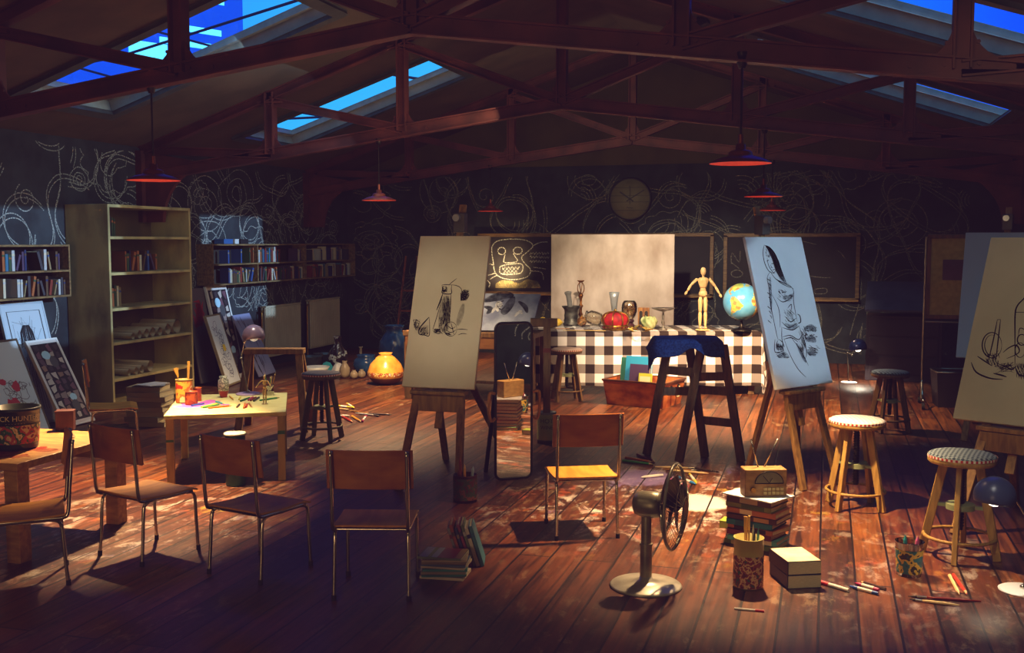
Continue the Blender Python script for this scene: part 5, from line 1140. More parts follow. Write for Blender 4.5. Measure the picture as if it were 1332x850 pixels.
for (x0,y0,x1,y1,c,k,l,r) in ((829,593,853,603,'#7a2018','pencil','dark red pencil, upper of three at the left of the scatter behind the fan',.011),(814,597,849,603,'#e07a28','pencil','orange pencil, middle of three at the left of the scatter behind the fan',.011),(810,601,850,606,'#3a8a4a','pencil','green pencil, lowest of three at the left of the scatter behind the fan',.011),(852,609,910,611,'#e8c890','brush','pale wooden brush behind the fan grille, upper of the long ones',.010),(905,611,936,616,'#4a3a34','brush','dark brush at the far right of the scatter behind the fan',.010),(862,612,912,614,'#a8763c','brush','bare wood brush behind the fan grille, middle of the long ones',.010),(875,614,922,618,'#e8c890','pencil','pale wood pencil behind the fan grille, lowest of the long ones',.011),(862,620,834,623,'#d8d4cc','crayon','white crayon left of the fan grille top',.012),(883,623,905,632,'#3a80c0','crayon','sky-blue crayon right of the fan grille',.012),(897,619,906,631,'#e8d040','crayon','yellow crayon touching the sky-blue one right of the fan grille',.012),(873,626,895,635,'#d05a90','crayon','pink crayon seen through the fan grille',.012)):
    pencil(F(x0,y0),F(x1,y1),c,'pencil',l,{'crayon':'crayon','pencil':'pencil','brush':'paintbrush'}[k],g,r,k)
g='pencils scattered right of the slate-blue stool'
for (x0,y0,x1,y1,c,k,l,r) in ((440,530,457,532,'#e8d040','crayon','yellow crayon nearest the slate stool leg, upper of two',.014),(441,533,454,535,'#e8c890','pencil','pale wood pencil just below a yellow crayon beside the slate stool',.012),(452,527,461,533,'#e8d040','crayon','short yellow crayon lying askew, farthest of the scatter by the slate stool',.014),(454,536,490,541,'#a8763c','brush','bare wood brush in the middle of the scatter by the slate stool',.012),(462,539,495,543,'#d8d4cc','brush','white brush in the middle of the scatter by the slate stool',.012),(482,540,509,541,'#4a3a34','brush','dark brush pointing right at the end of the scatter by the slate stool',.011),(443,543,455,543,'#d8d4cc','crayon','short white crayon at the near left of the scatter by the slate stool',.013),(445,543,459,551,'#c83a2c','pencil','red pencil at the near left of the scatter by the slate stool',.012),(458,543,469,550,'#e0a030','pencil','amber pencil, middle one of the three nearest in the scatter by the slate stool',.012),(471,550,477,542,'#b83068','crayon','magenta crayon, right one of the three nearest in the scatter by the slate stool',.012)):
    pencil(F(x0,y0),F(x1,y1),c,'pencil',l,{'crayon':'crayon','pencil':'pencil','brush':'paintbrush'}[k],g,r,k)
# ------------------------------------------------------------ bucket bench at left
a=F(22,604,.62); b=F(98,583,.62); dv=(b-a); dv.z=0; dv.normalize(); byw=math.atan2(dv.y,dv.x)-pi/2
t=thing('wooden_bench','paint-spotted orange wooden bench with thick square legs carrying the big bucket, at the left edge','bench',(a.x,a.y,0),byw)
BW=pm('bench_wood','#9a6a34','#c0904c',4,.5,stretch=(1.5,7,7),bump=.1); bl,bd=1.3,1.05
MB().box((-bl/2,bd/2,.597),(bl,bd,.046)).build('benchtop',BW,t,bevel=.004)
for x in (-.06,-bl+.06):
    for y in (.06,bd-.06): MB().box((x,y,.287),(.1,.1,.574)).build('leg',BW,t,bevel=.005)
MB().box((-bl/2,bd-.06,.5),(bl-.22,.03,.1)).build('apron',BW,t)
m=MB()
for c,r in (((-.35,.28),.16),((-.2,.4),.1),((-.15,.2),.06),((-.5,.2),.1)):
    P=blob(c,r,.6206+.0002*len(m.f),R2); m.add(P,[tuple(range(len(P)))])
m.build('red_paint_stain',alpha_mat('red_stain','#a83038',.5,14),t)
bk=F(21,583,.62)
t=thing('paint_bucket','big dark bucket with lettered red-and-cream printed label, on the wooden bench','bucket',bk)
br_=.15; bhh=.27
BKM=pm('bucket_plastic','#16221e','#20302a',6,.4)
MB().lathe([(0,.003),(br_*.86,.003),(br_*.9,.02),(br_,bhh-.02),(br_+.006,bhh-.018),(br_+.006,bhh),(br_-.008,bhh),(br_*.88,.02),(0,.02)],48).build('bucket_body',BKM,t)
MB().lathe([(br_*.915+.0015,.045),(br_*.96+.0015,.14),(br_*.975+.0015,.165)],48).build('printed_picture',splatmat('hunter_label',['#7a2420','#c8b48a','#a83a2c','#2c5a40','#d8c8a0','#b89060'],16,.45),t)
ctr_a=math.atan2((CO-bk).y,(CO-bk).x)
m=MB(); wrap_text(m,'DUCK HUNTER',.046,br_*.985+.004,.196,ctr_a+.0); m.build('lettering',flat('#d8c8a0'),t)
m=MB(); wrap_text(m,'- - - - - - -',.03,br_*.98+.004,.172,ctr_a); m.build('small_lettering',flat('#a89468'),t)
p=F(78,561,.62); t=thing('small_box','small dark red-brown box standing beside the big bucket on the bench','box',p+Vector((0,.06,0)),rad(30)); MB().box((0,0,.065),(.12,.1,.13)).build('box_body',pm('box_dark_red','#3a1814','#4e241c',6,.5),t,bevel=.003); MB().box((0,0,.134),(.125,.105,.012)).build('lid',MATS['box_dark_red'],t,bevel=.002)
for i,(x0,y0,x1,y1) in enumerate(((84,575,98,569),(86,572,97,567))): pencil(F(x0,y0,.6215),F(x1,y1,.6215),'#a8763c','paintbrush','wooden paintbrush lying at the back corner of the bucket bench, %s one'%('nearer','farther')[i],'paintbrush','brushes lying on the bucket bench',.006,'brush')
# ------------------------------------------------------------ pile of cream books by the bookcase
pb_=F(196,553); z=0; rr=random.Random(9); tops=.43; n=8
for i in range(n):
    th_=tops/n-.001; yw=rad(14+rr.uniform(-9,9)); w=rr.uniform(.36,.42); h=rr.uniform(.28,.33); R=Matrix.Rotation(yw,3,'Z'); loc=pb_+R@Vector((rr.uniform(-.02,.02),-h/2,0)); loc.z=z+.0005
    bigbook(loc,yw,w,h,th_-.0005,('#a89a7c','#9a8c6e','#b4a688')[i%3],'thick cream-coloured book, %s from the bottom of the pile in front of the bookcase'%ORD[i],'cream books piled by the bookcase'); z+=th_+.0005
for i,(c,yw,dx,dy,l) in enumerate((('#24242c',8,-.02,-.14,'dark magazine with a red patch, on top of the cream book pile'),('#8a98ac',30,.06,-.17,'blue-grey magazine sticking out of the cream book pile top'),('#c8ccd4',-8,.05,-.15,'white magazine on top of the cream book pile'))):
    zz=z+.001+.007*(2-i if i else 0)*0+.0075*(0,1,2)[i]; loc=pb_+Matrix.Rotation(rad(yw),3,'Z')@Vector((dx,dy,0)); loc.z=zz
    t=thing('magazine',l,'magazine',loc,rad(yw),'magazines on the cream book pile'); MB().box((0,.14,.003),(.21,.29,.006)).build('pages',flat(c,.35),t)
    if i==0: MB().box((.02,.16,.0064),(.1,.05,.0008)).build('cover_picture',flat('#a03828'),t)
# stack of magazines and leaning row in the centre foreground
mg=F(579,748); z=0; rr=random.Random(14)
cols=['#c8c0ac','#2a7a74','#8a8468','#2a8a84','#b0a890','#3a5a78','#7a6a4a','#a89878','#5a6a4a']
for i,c in enumerate(cols):
    yw=rad(12+rr.uniform(-9,9)); th_=rr.uniform(.011,.019); R=Matrix.Rotation(yw,3,'Z'); loc=mg+R@Vector((rr.uniform(-.012,.012),-.1,0)); loc.z=z+.0006
    t=thing('paperback','%s paperback, %s from the bottom of the flat stack beside the front chair'%({'#c8c0ac':'pale','#2a7a74':'teal','#8a8468':'khaki','#2a8a84':'bright teal','#b0a890':'beige','#3a5a78':'slate-blue','#7a6a4a':'olive-brown','#a89878':'tan','#5a6a4a':'moss-green'}[c],ORD[i]),'book',loc,yw,'paperbacks stacked flat by the front chair')
    m=MB(); m.box((0,.1,.0006),(.26,.2,.0012)); m.box((0,.1,th_-.0006),(.26,.2,.0012)); m.box((0,.0006,th_/2),(.26,.0012,th_)); m.build('cover',flat(c,.45),t)
    MB().box((0,.101,th_/2),(.258,.196,th_-.0025)).build('page_block',PAGES,t)
    if i==len(cols)-1:
        for x,w,cc in ((-.095,.05,'#a8b4b0'),(-.06,.02,'#8a9a3a'),(-.03,.035,'#a8b4b0'),(.04,.1,'#7a2c30'),(.11,.035,'#8a7048')): MB().box((x,.1,th_+.0004),(w,.196,.0008)).build('cover_stripe',flat(cc,.45),t)
    z+=th_+.0008
rr=random.Random(31); base=F(596,738); dirn=Matrix.Rotation(rad(16),3,'Z')
x=.0
for i,(c,n) in enumerate((('#8a8c94','pale grey'),('#a0522c','rust'),('#2a3a6a','navy'),('#8a3a5a','plum'),('#6a7a58','sage'),('#d0ccc0','white'),('#3a7a8a','blue-green'))):
    th_=rr.uniform(.016,.026); lean=rad(-17); loc=base+dirn@Vector((x+.012,0,0)); loc.z=.0008+math.sin(-lean)*th_/2
    m=bookmesh(MB(),th_,rr.uniform(.24,.275),.2); o=m.build('paperback',[flat(c,.45),PAGES,flat(BC[(i*7+2)%12])]); o.rotation_euler=(0,lean,rad(16+58-58)); o.location=loc
    tag(o,'%s paperback, %s from the left of the leaning upright row beside the flat stack'%(n,ORD[i]),'book','paperbacks leaning beside the flat stack'); x+=th_/math.cos(lean)+.003
# ------------------------------------------------------------ trestle bench by the radiators
g0=F(400,557); yw=rad(18); zt_=.86; tl=PY(317,452,9.6); 
c=PY(357,453,9.75); L_=.62
t=thing('trestle_bench','plain wooden trestle bench with splayed square legs standing behind the low art table','bench',(c.x,c.y,0),yw)
zt_=c.z
MB().box((0,0,zt_-.03),(L_,.16,.055)).build('beam',W_OAK,t,bevel=.004)
for s in (-1,1):
    for q in (-1,1): MB().bar((s*(L_/2-.05),q*.04,zt_-.05),(s*(L_/2+.03),q*.24,0),.075,.045,up=(0,1,0)).build('leg',W_OAK,t,bevel=.004)
    MB().bar((s*(L_/2-.0),-.15,zt_*.42),(s*(L_/2-.0),.15,zt_*.42),.05,.025).build('cross_rail',W_OAK,t,bevel=.003)
# ------------------------------------------------------------ pots on the floor at the back left
def pot(name,label,px,py,prof,mat,part='body',extra=None,cat=None,n=28): 
    p=F(px,py); return lathe_thing(name,label,cat or name.split('_')[-1],p,prof,mat,part,n,extra)
BP=pm('blue_glaze','#1c3c6a','#2c5c94',4,.2,coat=.3); CP=pm('cream_glaze','#8a7c68','#a89880',6,.35)
k=.29
pot('round_pot','big round golden pot with painted bands, brightly lit, on the floor at the back left',502,500,[(0,0),(.4*k,0),(.62*k,.12*k),(.86*k,.42*k),(.87*k,.62*k),(.72*k,.98*k),(.42*k,1.3*k),(.26*k,1.42*k),(.34*k,1.5*k),(.29*k,1.5*k),(.2*k,1.4*k)],pm('golden_glaze','#c87a28','#e8b04c',5,.25,coat=.4),extra=lambda t:(MB().lathe([(.3*k,0),(.41*k,.002),(.63*k,.12*k),(.8*k,.33*k),(.79*k,.36*k)],28).build('dark_base',pm('pot_base','#3a1c12','#542a18',5,.5),t),MB().lathe([(.84*k+.003,.40*k),(.873*k+.003,.52*k),(.87*k+.003,.62*k)],28).build('painted_band',splatmat('pot_band',['#e8dcc0','#a84a20','#e8c878','#7a2c18'],26,.3),t)))
pot('blue_vase','tall blue vase behind the big golden pot',513,482,[(0,0),(.15,0),(.2,.1),(.24,.3),(.22,.45),(.15,.56),(.12,.6),(.14,.66),(.16,.69),(.14,.69),(.1,.6)],BP)
pot('blue_pot','small squat blue pot left of the big golden pot',476,487,[(0,0),(.1,0),(.16,.06),(.19,.14),(.17,.22),(.12,.26),(.14,.29),(.12,.29),(.1,.25)],BP)
pot('thin_bottle','thin pale bottle behind the small blue pot',469.5,484,[(0,0),(.05,0),(.06,.1),(.05,.22),(.02,.28),(.02,.36),(.035,.38),(.02,.38)],CP)
pot('slim_jar','slim cream jar, leftmost of the small pots on the floor',448.5,492,[(0,0),(.05,0),(.075,.06),(.075,.14),(.045,.2),(.03,.22),(.04,.25),(.025,.25)],CP)
for i,(px,py,l) in enumerate(((460.5,493,'small round cream pot, left of two alike in front of the blue pot'),(470.5,492,'small round cream pot, right of two alike in front of the blue pot'))): pot('cream_pot',l,px,py,[(0,0),(.035,0),(.058,.035),(.058,.07),(.04,.1),(.024,.11),(.032,.125),(.022,.125)],CP)
pot('decorated_jug','dark-and-white decorated jug behind the heap of white cloth, at the back left',440,483,[(0,0),(.1,0),(.14,.12),(.15,.2),(.13,.3),(.06,.40),(.05,.46),(.06,.52),(.07,.53),(.05,.53),(.04,.46)],splatmat('jug_glaze',['#2a1c1c','#3a2c2c','#d0d4d4','#4a3434'],9,.2))
p=F(440,490.5); m=MB(); m.lathe([(.30,0.002),(.28,.05),(.2,.1),(.1,.14),(0,.15)],26,wob=lambda a,z:1+.12*math.sin(3*a)+.08*math.sin(5*a+2)); o=m.build('white_cloth',pm('white_linen','#b8bcc0','#d8dadc',6,.8),loc=p); o.scale=(.42,.34,1.4); tag(o,'heap of white cloth on the floor in front of the decorated jug','cloth')
p=F(425,487); m=MB(); m.lathe([(.1,0.002),(.09,.1),(.05,.17),(0,.19)],20,wob=lambda a,z:1+.15*math.sin(3*a+1)); o=m.build('turquoise_cloth',flat('#2a98a4',.8),loc=p); tag(o,'small turquoise cloth beside the heap of white cloth','cloth')
pot('white_bowl','white bowl just behind the slate-blue stool seat',411,492.5,[(0,0),(.07,0),(.08,.02),(.16,.11),(.2,.17),(.19,.17),(.14,.1),(0,.03)],pm('white_china','#b8c0c8','#d0d8dc',6,.25))
pot('glass_dish','dark glass dish with a pale rim behind the white bowl',404,481,[(.1,0),(.17,.02),(.19,.2),(.2,.21),(.185,.2),(.16,.03),(0,.02)],pm('dark_dish','#3a4048','#5a6468',6,.15))
pot('glass_dish','dark dish with a pale rim, right one behind the slate-blue stool seat',424,477,[(.1,0),(.17,.02),(.19,.2),(.2,.21),(.185,.2),(.16,.03),(0,.02)],MATS['dark_dish'])
# small frame ladder against back wall
lp=F(513,466); t=thing('wooden_stepladder','slim wooden folding frame leaning at the back wall behind the blue vase','ladder',(lp.x,YB-.75,0),rad(10))
for s in (-1,1): MB().bar((s*.22,0,0),(s*.1,.45,1.7),.05,.03,up=(1,0,0)).build('rail',W_RED,t,bevel=.003)
for z in (.4,.75,1.1): w=.44-.24*z/1.7; MB().bar((-w/2,.45*z/1.7,z),(w/2,.45*z/1.7,z),.05,.03).build('rung',W_RED,t,bevel=.003)
# green can under/behind table
p=F(307,631); t=thing('paint_pot','green paint can with a pale round lid on the floor by the low art table','can',p)
MB().lathe([(0,.002),(.075,.002),(.08,.01),(.08,.40),(.075,.41)],32).build('can_body',pm('green_tin','#1c4a3c','#2c6450',6,.4),t); MB().lathe([(.075,.408),(.088,.41),(.088,.422),(.08,.428),(.055,.424),(0,.424)],32).build('lid',pm('pale_lid','#b8ccb8','#d4e0d0',5,.4),t)
# brush jar at the easel foot
p=F(605,652); can(p,.09,.2,pm('dark_red_tin','#3a1a16','#54261e',6,.45),'brush_jar','dark red-and-green patterned tin of crayons at the foot of the left easel','tin',splatmat('dark_label',['#4a1c18','#2c3c2c','#6a3a24','#3a1814'],18,.5),(.1,.92))
g='crayons in the tin at the left easel foot'
for i,(dx,h,c,kd,l) in enumerate(((-.035,.33,'#8a3a2a','pen','tall red-brown brush in the tin at the left easel foot'),(-.005,.28,'#e0a858','pencil','pale orange pencil in the tin at the left easel foot'),(.05,.27,'#9ab4c8','pen','pale blue crayon in the tin at the left easel foot'),(-.045,.23,'#7a2020','pen','short dark red crayon at the left side of the tin at the left easel foot'))): stick(p+Vector((dx*.7,0,.014)),p+Vector((dx*1.25,.01,h)),c,'crayon',l,'crayon',g,.011,kd)
# bucket with paddle
p=F(711,576); t=can(p,.092,.3,pm('pale_bucket','#8a9a98','#b0beb8',6,.5),'bucket','pale blue-yellow lettered bucket between the mirror and the bright-seated chair','bucket',pm('bucket_label','#8ab07a','#d8c860',3,.5,pos=(.3,.7)),(.12,.95))
aa=math.atan2((CO-p).y,(CO-p).x); m=MB(); wrap_text(m,'HOT',.062,.0945,.205,aa); wrap_text(m,'WINE',.05,.0945,.145,aa); m.build('lettering',flat('#3a2c24'),t)
t=thing('wooden_paddle','upright wooden T-topped paddle standing in the lettered bucket','paddle',p+Vector((0,0,.014)),rad(10)); MB().bar((0,0,0),(.0,.02,1.12),.07,.035,up=(0,1,0)).build('shaft',pm('paddle_wood','#6a5030','#8a6c40',5,.6,stretch=(8,8,1.2)),t,bevel=.004); MB().box((-.03,.02,1.16),(.26,.06,.08)).build('crossbar',MATS['paddle_wood'],t,bevel=.005)
m=MB(); m.add([(.045*q,.0-.0185+.0135*1,0) for q in ()],[]) ; MB().box((0,-.003+.02,.83),(.072,.038,.16)).build('red_paint_patch',flat('#7a3424'),t)
# ------------------------------------------------------------ drawing desk with blue portrait behind the left easel
bl_,br2=PY(530,426,12.1),PY(690,426,12.1); wd=(br2-bl_).length; c=(bl_+br2)/2; zt_=c.z
t=thing('drawing_desk','dark wooden drawing desk with paint-stained rail behind the left easel','desk',(c.x,c.y,0),0)
MB().box((0,.32,zt_-.09),(wd+.1,.7,.06)).build('desk_top',W_DARK,t,bevel=.004)
MB().box((0,-.01,zt_-.19),(wd+.04,.03,.14)).build('front_rail',pm('rail_brown','#5a3a22','#7a5230',4,.5,stretch=(1,6,6)),t,bevel=.003)
MB().box((wd*.36,-.0265,zt_-.18),(.26,.003,.1)).build('green_paint_stain',alpha_mat('green_stain','#3a6a3a',.7,14),t)
for s in (-1,1):
    for y in (.03,.62): MB().box((s*(wd/2-.0),y,(zt_-.12)/2),(.09,.07,zt_-.12)).build('leg',W_DARK,t,bevel=.004)
MB().bar((-wd/2,.32,.2),(wd/2,.32,.2),.06,.03).build('stretcher',W_DARK,t)
tr=PY(705,379,12.45); 
tilt=math.atan2(.42,tr.z-zt_)
cP,_,tlp,nlp=canvas((c.x,c.y+.06,zt_-.045),0,tilt,wd,.6,'wide blue-grey wash portrait of a woman in a dark hat, on the drawing desk',pm('blue_wash','#465270','#6c7a94',5,.8),None,.025,'portrait_board','drawing board')
draw('wash_shadow',cP,tlp,nlp,[(.14,[(60,560),(140,530),(230,510),(290,520)]),(.12,[(290,520),(270,570),(220,640),(200,660)]),(.07,[(60,600),(110,620),(80,660)]),(.06,[(330,560),(380,600),(400,650)])],6.07,620,300,alpha_mat('dark_wash','#20242e',.75,12),.1)
draw('wash_light',cP,tlp,nlp,[(.1,[(170,560),(180,590),(200,600)]),(.05,[(120,650),(150,610),(170,640)]),(.05,[(300,680),(340,640),(360,660)])],6.07,620,300,alpha_mat('pale_wash','#a4aebc',.6,12),.1)
draw('wash_lines',cP,tlp,nlp,[(.02,[(165,565),(180,570)]),(.02,[(195,560),(215,556)]),(.02,[(180,596),(195,598),(208,592)]),[(160,560),(165,600),(195,625),(225,600)]],6.07,620,300,CHARC,.015)
# second drafting desk at right in the dark
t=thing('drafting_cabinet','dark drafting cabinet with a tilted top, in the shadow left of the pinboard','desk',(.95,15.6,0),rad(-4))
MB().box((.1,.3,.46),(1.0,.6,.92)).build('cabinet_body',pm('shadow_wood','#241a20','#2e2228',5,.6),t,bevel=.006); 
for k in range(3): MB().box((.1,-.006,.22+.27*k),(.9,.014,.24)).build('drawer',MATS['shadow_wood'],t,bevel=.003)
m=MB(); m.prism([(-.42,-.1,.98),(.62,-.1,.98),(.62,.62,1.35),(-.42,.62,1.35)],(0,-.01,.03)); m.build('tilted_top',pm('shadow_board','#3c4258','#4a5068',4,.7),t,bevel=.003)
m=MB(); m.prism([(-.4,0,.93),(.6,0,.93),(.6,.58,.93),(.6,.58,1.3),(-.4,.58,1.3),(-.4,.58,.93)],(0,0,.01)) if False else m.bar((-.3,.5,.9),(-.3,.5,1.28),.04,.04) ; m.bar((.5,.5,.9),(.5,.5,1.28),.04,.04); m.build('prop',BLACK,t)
# wheeled pinboard
p0=PY(1205,308,13.3); p1=PY(1310,308,13.3); W_=(p1-p0).length
t=thing('wheeled_pinboard','dim yellow-olive pinboard with a pinned purple note on a wheeled metal stand','pinboard',((p0.x+p1.x)/2,13.3,0),0); z1=p0.z; z0=PY(1210,412,13.3).z
MB().box((0,0,(z0+z1)/2),(W_-.08,.03,z1-z0)).build('cork_panel',pm('olive_felt','#948a48','#a89c58',18,.9,bump=.2),t); 
f=MB(); 
for z in (z0,z1): f.box((0,-.003,z),(W_-.03,.045,.045))
for s in (-1,1): f.box((s*(W_/2-.035),-.003,(z0+z1)/2),(.045,.045,z1-z0))
f.build('board_frame',W_DARK,t,bevel=.003)
for s in (-1,1):
    MB().cyl((s*W_/2,0,.1),(s*W_/2,0,z1),.014,n=10).build('post',STEEL,t)
    MB().tube(smooth([(s*W_/2,0,.32),(s*W_/2,-.12,.16),(s*W_/2,-.28,.1)],4),.014,8).build('foot_bar',CHROME,t); MB().tube([(s*W_/2,0,.3),(s*W_/2,.28,.1)],.014,8).build('foot_bar',CHROME,t)
    for y in (-.28,.28):
        m=MB(); m.cyl((s*W_/2-.015,y,.04),(s*W_/2+.015,y,.04),.04,n=16); m.build('castor',RUBBER,t)
MB().cyl((-W_/2,0,z0-.06),(W_/2,0,z0-.06),.012,n=8).build('lower_rail',STEEL,t)
n0=PY(1231,338,13.26); o=MB().box((0,0,0),(.23,.004,.24)).build('pinned_note',pm('mauve_note','#54404e','#5e4a58',5,.8),loc=(n0.x+.08,13.3-.021,n0.z-.12),rz=0); tag(o,'mauve square note pinned to the olive pinboard','note'); 
# bin
p=F(1236,528); t=thing('waste_bin','dark square bin on the floor below the pinboard','bin',p,rad(6)); m=MB(); b_=.17; tt=.2; hh=.42
vs=[(sx*q,sy*q,z) for z,q in ((0,b_),(hh,tt),(hh,tt-.02),(.02,b_-.02)) for sx,sy in ((-1,-1),(1,-1),(1,1),(-1,1))]; fs=[(3,2,1,0),(12,13,14,15)]
for k in range(3):
    for q in range(4): fs.append((4*k+q,4*k+(q+1)%4,4*k+4+(q+1)%4,4*k+4+q))
m.add(vs,fs); m.build('bin_body',pm('bin_grey','#1e1a20','#28242a',6,.5),t); MB().tube([(-tt,-tt,hh),(tt,-tt,hh),(tt,tt,hh),(-tt,tt,hh)],.01,6,closed=True).build('rim',STEEL,t)
# desk lamps at right
NAVY=pm('navy_enamel','#1c2850','#2a3a6c',4,.25,.3)
p=F(1104,498); y=p.y
desk_lamp(p,p+Vector((-.03,0,.42)),PY(1108,462,y),PY(1116,452,y),.12,(.12,-.1,-1),NAVY,'blue-domed desk lamp glowing on the floor near the back wall',pm('white_lamp_base','#c8c8cc','#dcdce0',4,.35),45,(1,.86,.66),130)
p=F(1330,769); p=Vector((p.x,p.y,0)); y=p.y
hd=PY(1294,646,y-.05)
desk_lamp(p,PY(1352,700,y),PY(1306,626,y),hd,.112,(-.12,-.12,-1),pm('dark_navy_enamel','#34406a','#465484',4,.3,.1),'dark blue-domed desk lamp at the right edge, beside the striped stool',MATS['white_lamp_base'],9,(1,.8,.55),110,br=.125)
# ------------------------------------------------------------ pendants
def make_pendant(label):
    t=thing('pendant_lamp',label,'pendant lamp',(0,0,0),0,'red-brown enamel pendant lamps')
    MB().lathe([(0,.13),(.03,.128),(.034,.09),(.06,.085),(.075,.075),(.08,.055),(.085,.05),(.14,.035),(.2,.008),(.203,0)],40).build('shade',pm('rust_enamel','#6a3226','#843e2e',6,.45,.3),t)
    MB().lathe([(.202,.0),(.198,.006),(.14,.029),(.07,.045),(0,.05)],40).build('reflector',pm('red_reflector','#d04a2c','#e05834',5,.4,emit='#e8402a',es=.32),t)
    MB().cyl((0,0,.125),(0,0,.19),.016,n=14).build('socket',pm('copper_socket','#7a3a28','#94503a',6,.4,.6),t)
    return t
PEN=[]
for i,(px,py,ti,l) in enumerate(((200,235,0,'left-hand row, nearest'),(493,261,1,'left-hand row, middle'),(638,275,2,'left-hand row, farthest'),(963,213,0,'right-hand row, nearest'),(993,256,1,'right-hand row, middle'),(1004,274,2,'right-hand row, farthest'))):
    p=PY(px,py,YT[ti]); lab='red-brown enamel pendant lamp under the %s roof truss, %s'%(['nearest','middle','farthest'][ti],l)
    if i==0: o=make_pendant(lab); P0=o
    else: o=dup(P0,label=lab)
    o.location=p; PEN.append(p); top=zb(p.x-XC)-.06-p.z
    MB().cyl((0,0,.18),(0,0,top),.007,n=8).build('rod',DSTEEL,o); MB().lathe([(0,top-.05),(.022,top-.05),(.035,top-.01),(.035,top)],14).build('ceiling_rose',DSTEEL,o)
# ------------------------------------------------------------ clock, blackboards
t=thing('wall_clock','round cream wall clock with dark hands on the back wall','clock',(-3.19,YB-.005,2.67))
MB().lathe([(0,0),(.36,0),(.36,.03),(.335,.045),(.33,.03)],48,Matrix.Rotation(pi/2,4,'X')).build('rim',BLACK,t)
MB().lathe([(.338,.0),(.338,.034),(0,.034)],48,Matrix.Rotation(pi/2,4,'X')).build('dial',pm('clock_dial','#7a745c','#8a846a',5,.6,),t)
m=MB()
for z in (.19,.055,-.05,-.19): w=math.sqrt(.33**2-z*z); m.box((0,-.0355,z),(2*w,.002,.006))
m.ribbon([(-.06,-.037,-.155),(-.04,-.037,-.135),(-.02,-.037,-.155),(0,-.037,-.14),(.02,-.037,-.155),(.05,-.037,-.15)],.008,(0,-1,0)); m.build('dial_lines',BLACK,t)
def hand(ang,l,w,b,y,n): d=Vector((math.sin(ang),0,math.cos(ang))); MB().bar(Vector((0,y,0))-d*b,Vector((0,y,0))+d*l,w,.004,up=(0,1,0)).build(n,BLACK,t)
hand(rad(-55),.21,.022,.07,-.042,'hour_hand'); hand(rad(58),.28,.016,.07,-.047,'minute_hand'); hand(0,.22,.008,.09,-.052,'second_hand'); MB().cyl((0,-.036,0),(0,-.056,0),.018,n=16).build('hub',BLACK,t)
BB=pm('blackboard_slate','#16141a','#221e22',2,.7,detail=7); FRW=pm('board_frame_wood','#5c452a','#84653a',6,.5,stretch=(1,6,6))
def board(x0,x1,z0,z1,label):
    t=thing('blackboard',label,'blackboard',((x0+x1)/2,YB-.03,(z0+z1)/2)); w=x1-x0;h=z1-z0
    MB().box((0,0,0),(w,.03,h)).build('slate_panel',BB,t); f=MB()
    for z in (-h/2,h/2): f.box((0,-.01,z),(w+.06,.05,.06))
    for s in (-1,1): f.box((s*w/2,-.01,0),(.06,.05,h))
    f.build('frame',FRW,t,bevel=.004); MB().box((0,-.06,-h/2-.01),(w+.04,.11,.035)).build('chalk_ledge',pm('ledge_wood','#7a5a30','#a07c44',6,.5,stretch=(1,6,6)),t,bevel=.004); return t
t=board(-5.85,-1.82,1.06,2.07,'wide wooden-framed blackboard with a chalk monster face, behind the plywood backdrop')
o_=Vector((-3.835,YB-.03,1.565)); pl_=YB-.0475
m=MB()
def cb(L,w=.016):
    for P in L:
        Q=[PY(620+x/6.07,300+y/6.07,pl_)-o_ for x,y in P]; m.ribbon(smooth(Q,4),w,(0,-1,0))
cb([ell(270,170,1,1,0,.1,2),[(120,130),(160,85),(270,68),(390,78),(445,120),(400,170),(355,210),(380,260),(425,310),(400,365),(300,388),(200,375),(145,330),(130,240),(120,180),(120,130)],ell(198,162,30,28),ell(325,160,35,28),[(225,190),(215,230),(225,255),(320,245),(300,200),(290,180)],[(185,285),(240,270),(355,265),(355,330),(290,345),(190,340),(185,285)],[(100,265),(130,272)],[(90,355),(150,335)],[(105,385),(165,350)],[(85,395),(105,420),(95,450)],[(445,120),(500,95),(560,90)],[(430,320),(510,330),(530,390)],[(450,290),(550,305)]])
cb([[(205+k*28,290),(210+k*28,310),(225+k*28,285)] for k in range(5)]+[[(215+k*28,340),(225+k*28,315),(235+k*28,335)] for k in range(4)],.013)
rr=random.Random(2)
for j,(y,n) in enumerate(((185,7),(215,7),(248,6))): cb([[(420+22*k,y+rr.uniform(-8,8)),(428+22*k,y-14+rr.uniform(-5,5)),(434+22*k,y+rr.uniform(0,8)),(440+22*k,y-8)] for k in range(n)],.008)
m.build('chalk_face',CHALK,t)
m=MB(); P=[PY(620+x/6.07,300+y/6.07,pl_-.0012+0)-o_ for x,y in ((150,420),(200,390),(280,400),(330,420),(400,385),(480,400),(510,455),(150,455))]; m.add(P,[tuple(range(8))]); m.build('chalk_smear',alpha_mat('chalk_dust','#b8a878',.45,8),t)
t=board(-1.60,.47,1.03,2.06,'smaller wooden-framed blackboard with faint chalk lines behind the globe and right easel'); o_=Vector((-.565,YB-.03,1.545)); m=MB(); 
def cb2(L,w=.01):
    for P in L: m.ribbon(smooth([PY(860+x/4.72,280+y/4.72,pl_)-o_ for x,y in P],3),w,(0,-1,0))
cb2([[(430,300),(435,230),(480,290),(485,220)],[(430,290),(480,330)],ell(465,360,35,22),[(885,370),(1000,385),(1040,382)],[(945,455),(1010,450),(1012,480),(945,482),(945,455)],[(1080,215),(1110,240),(1130,270)],[(870,160),(950,180)]]); m.build('chalk_lines',MATS['faint_chalk'],t)
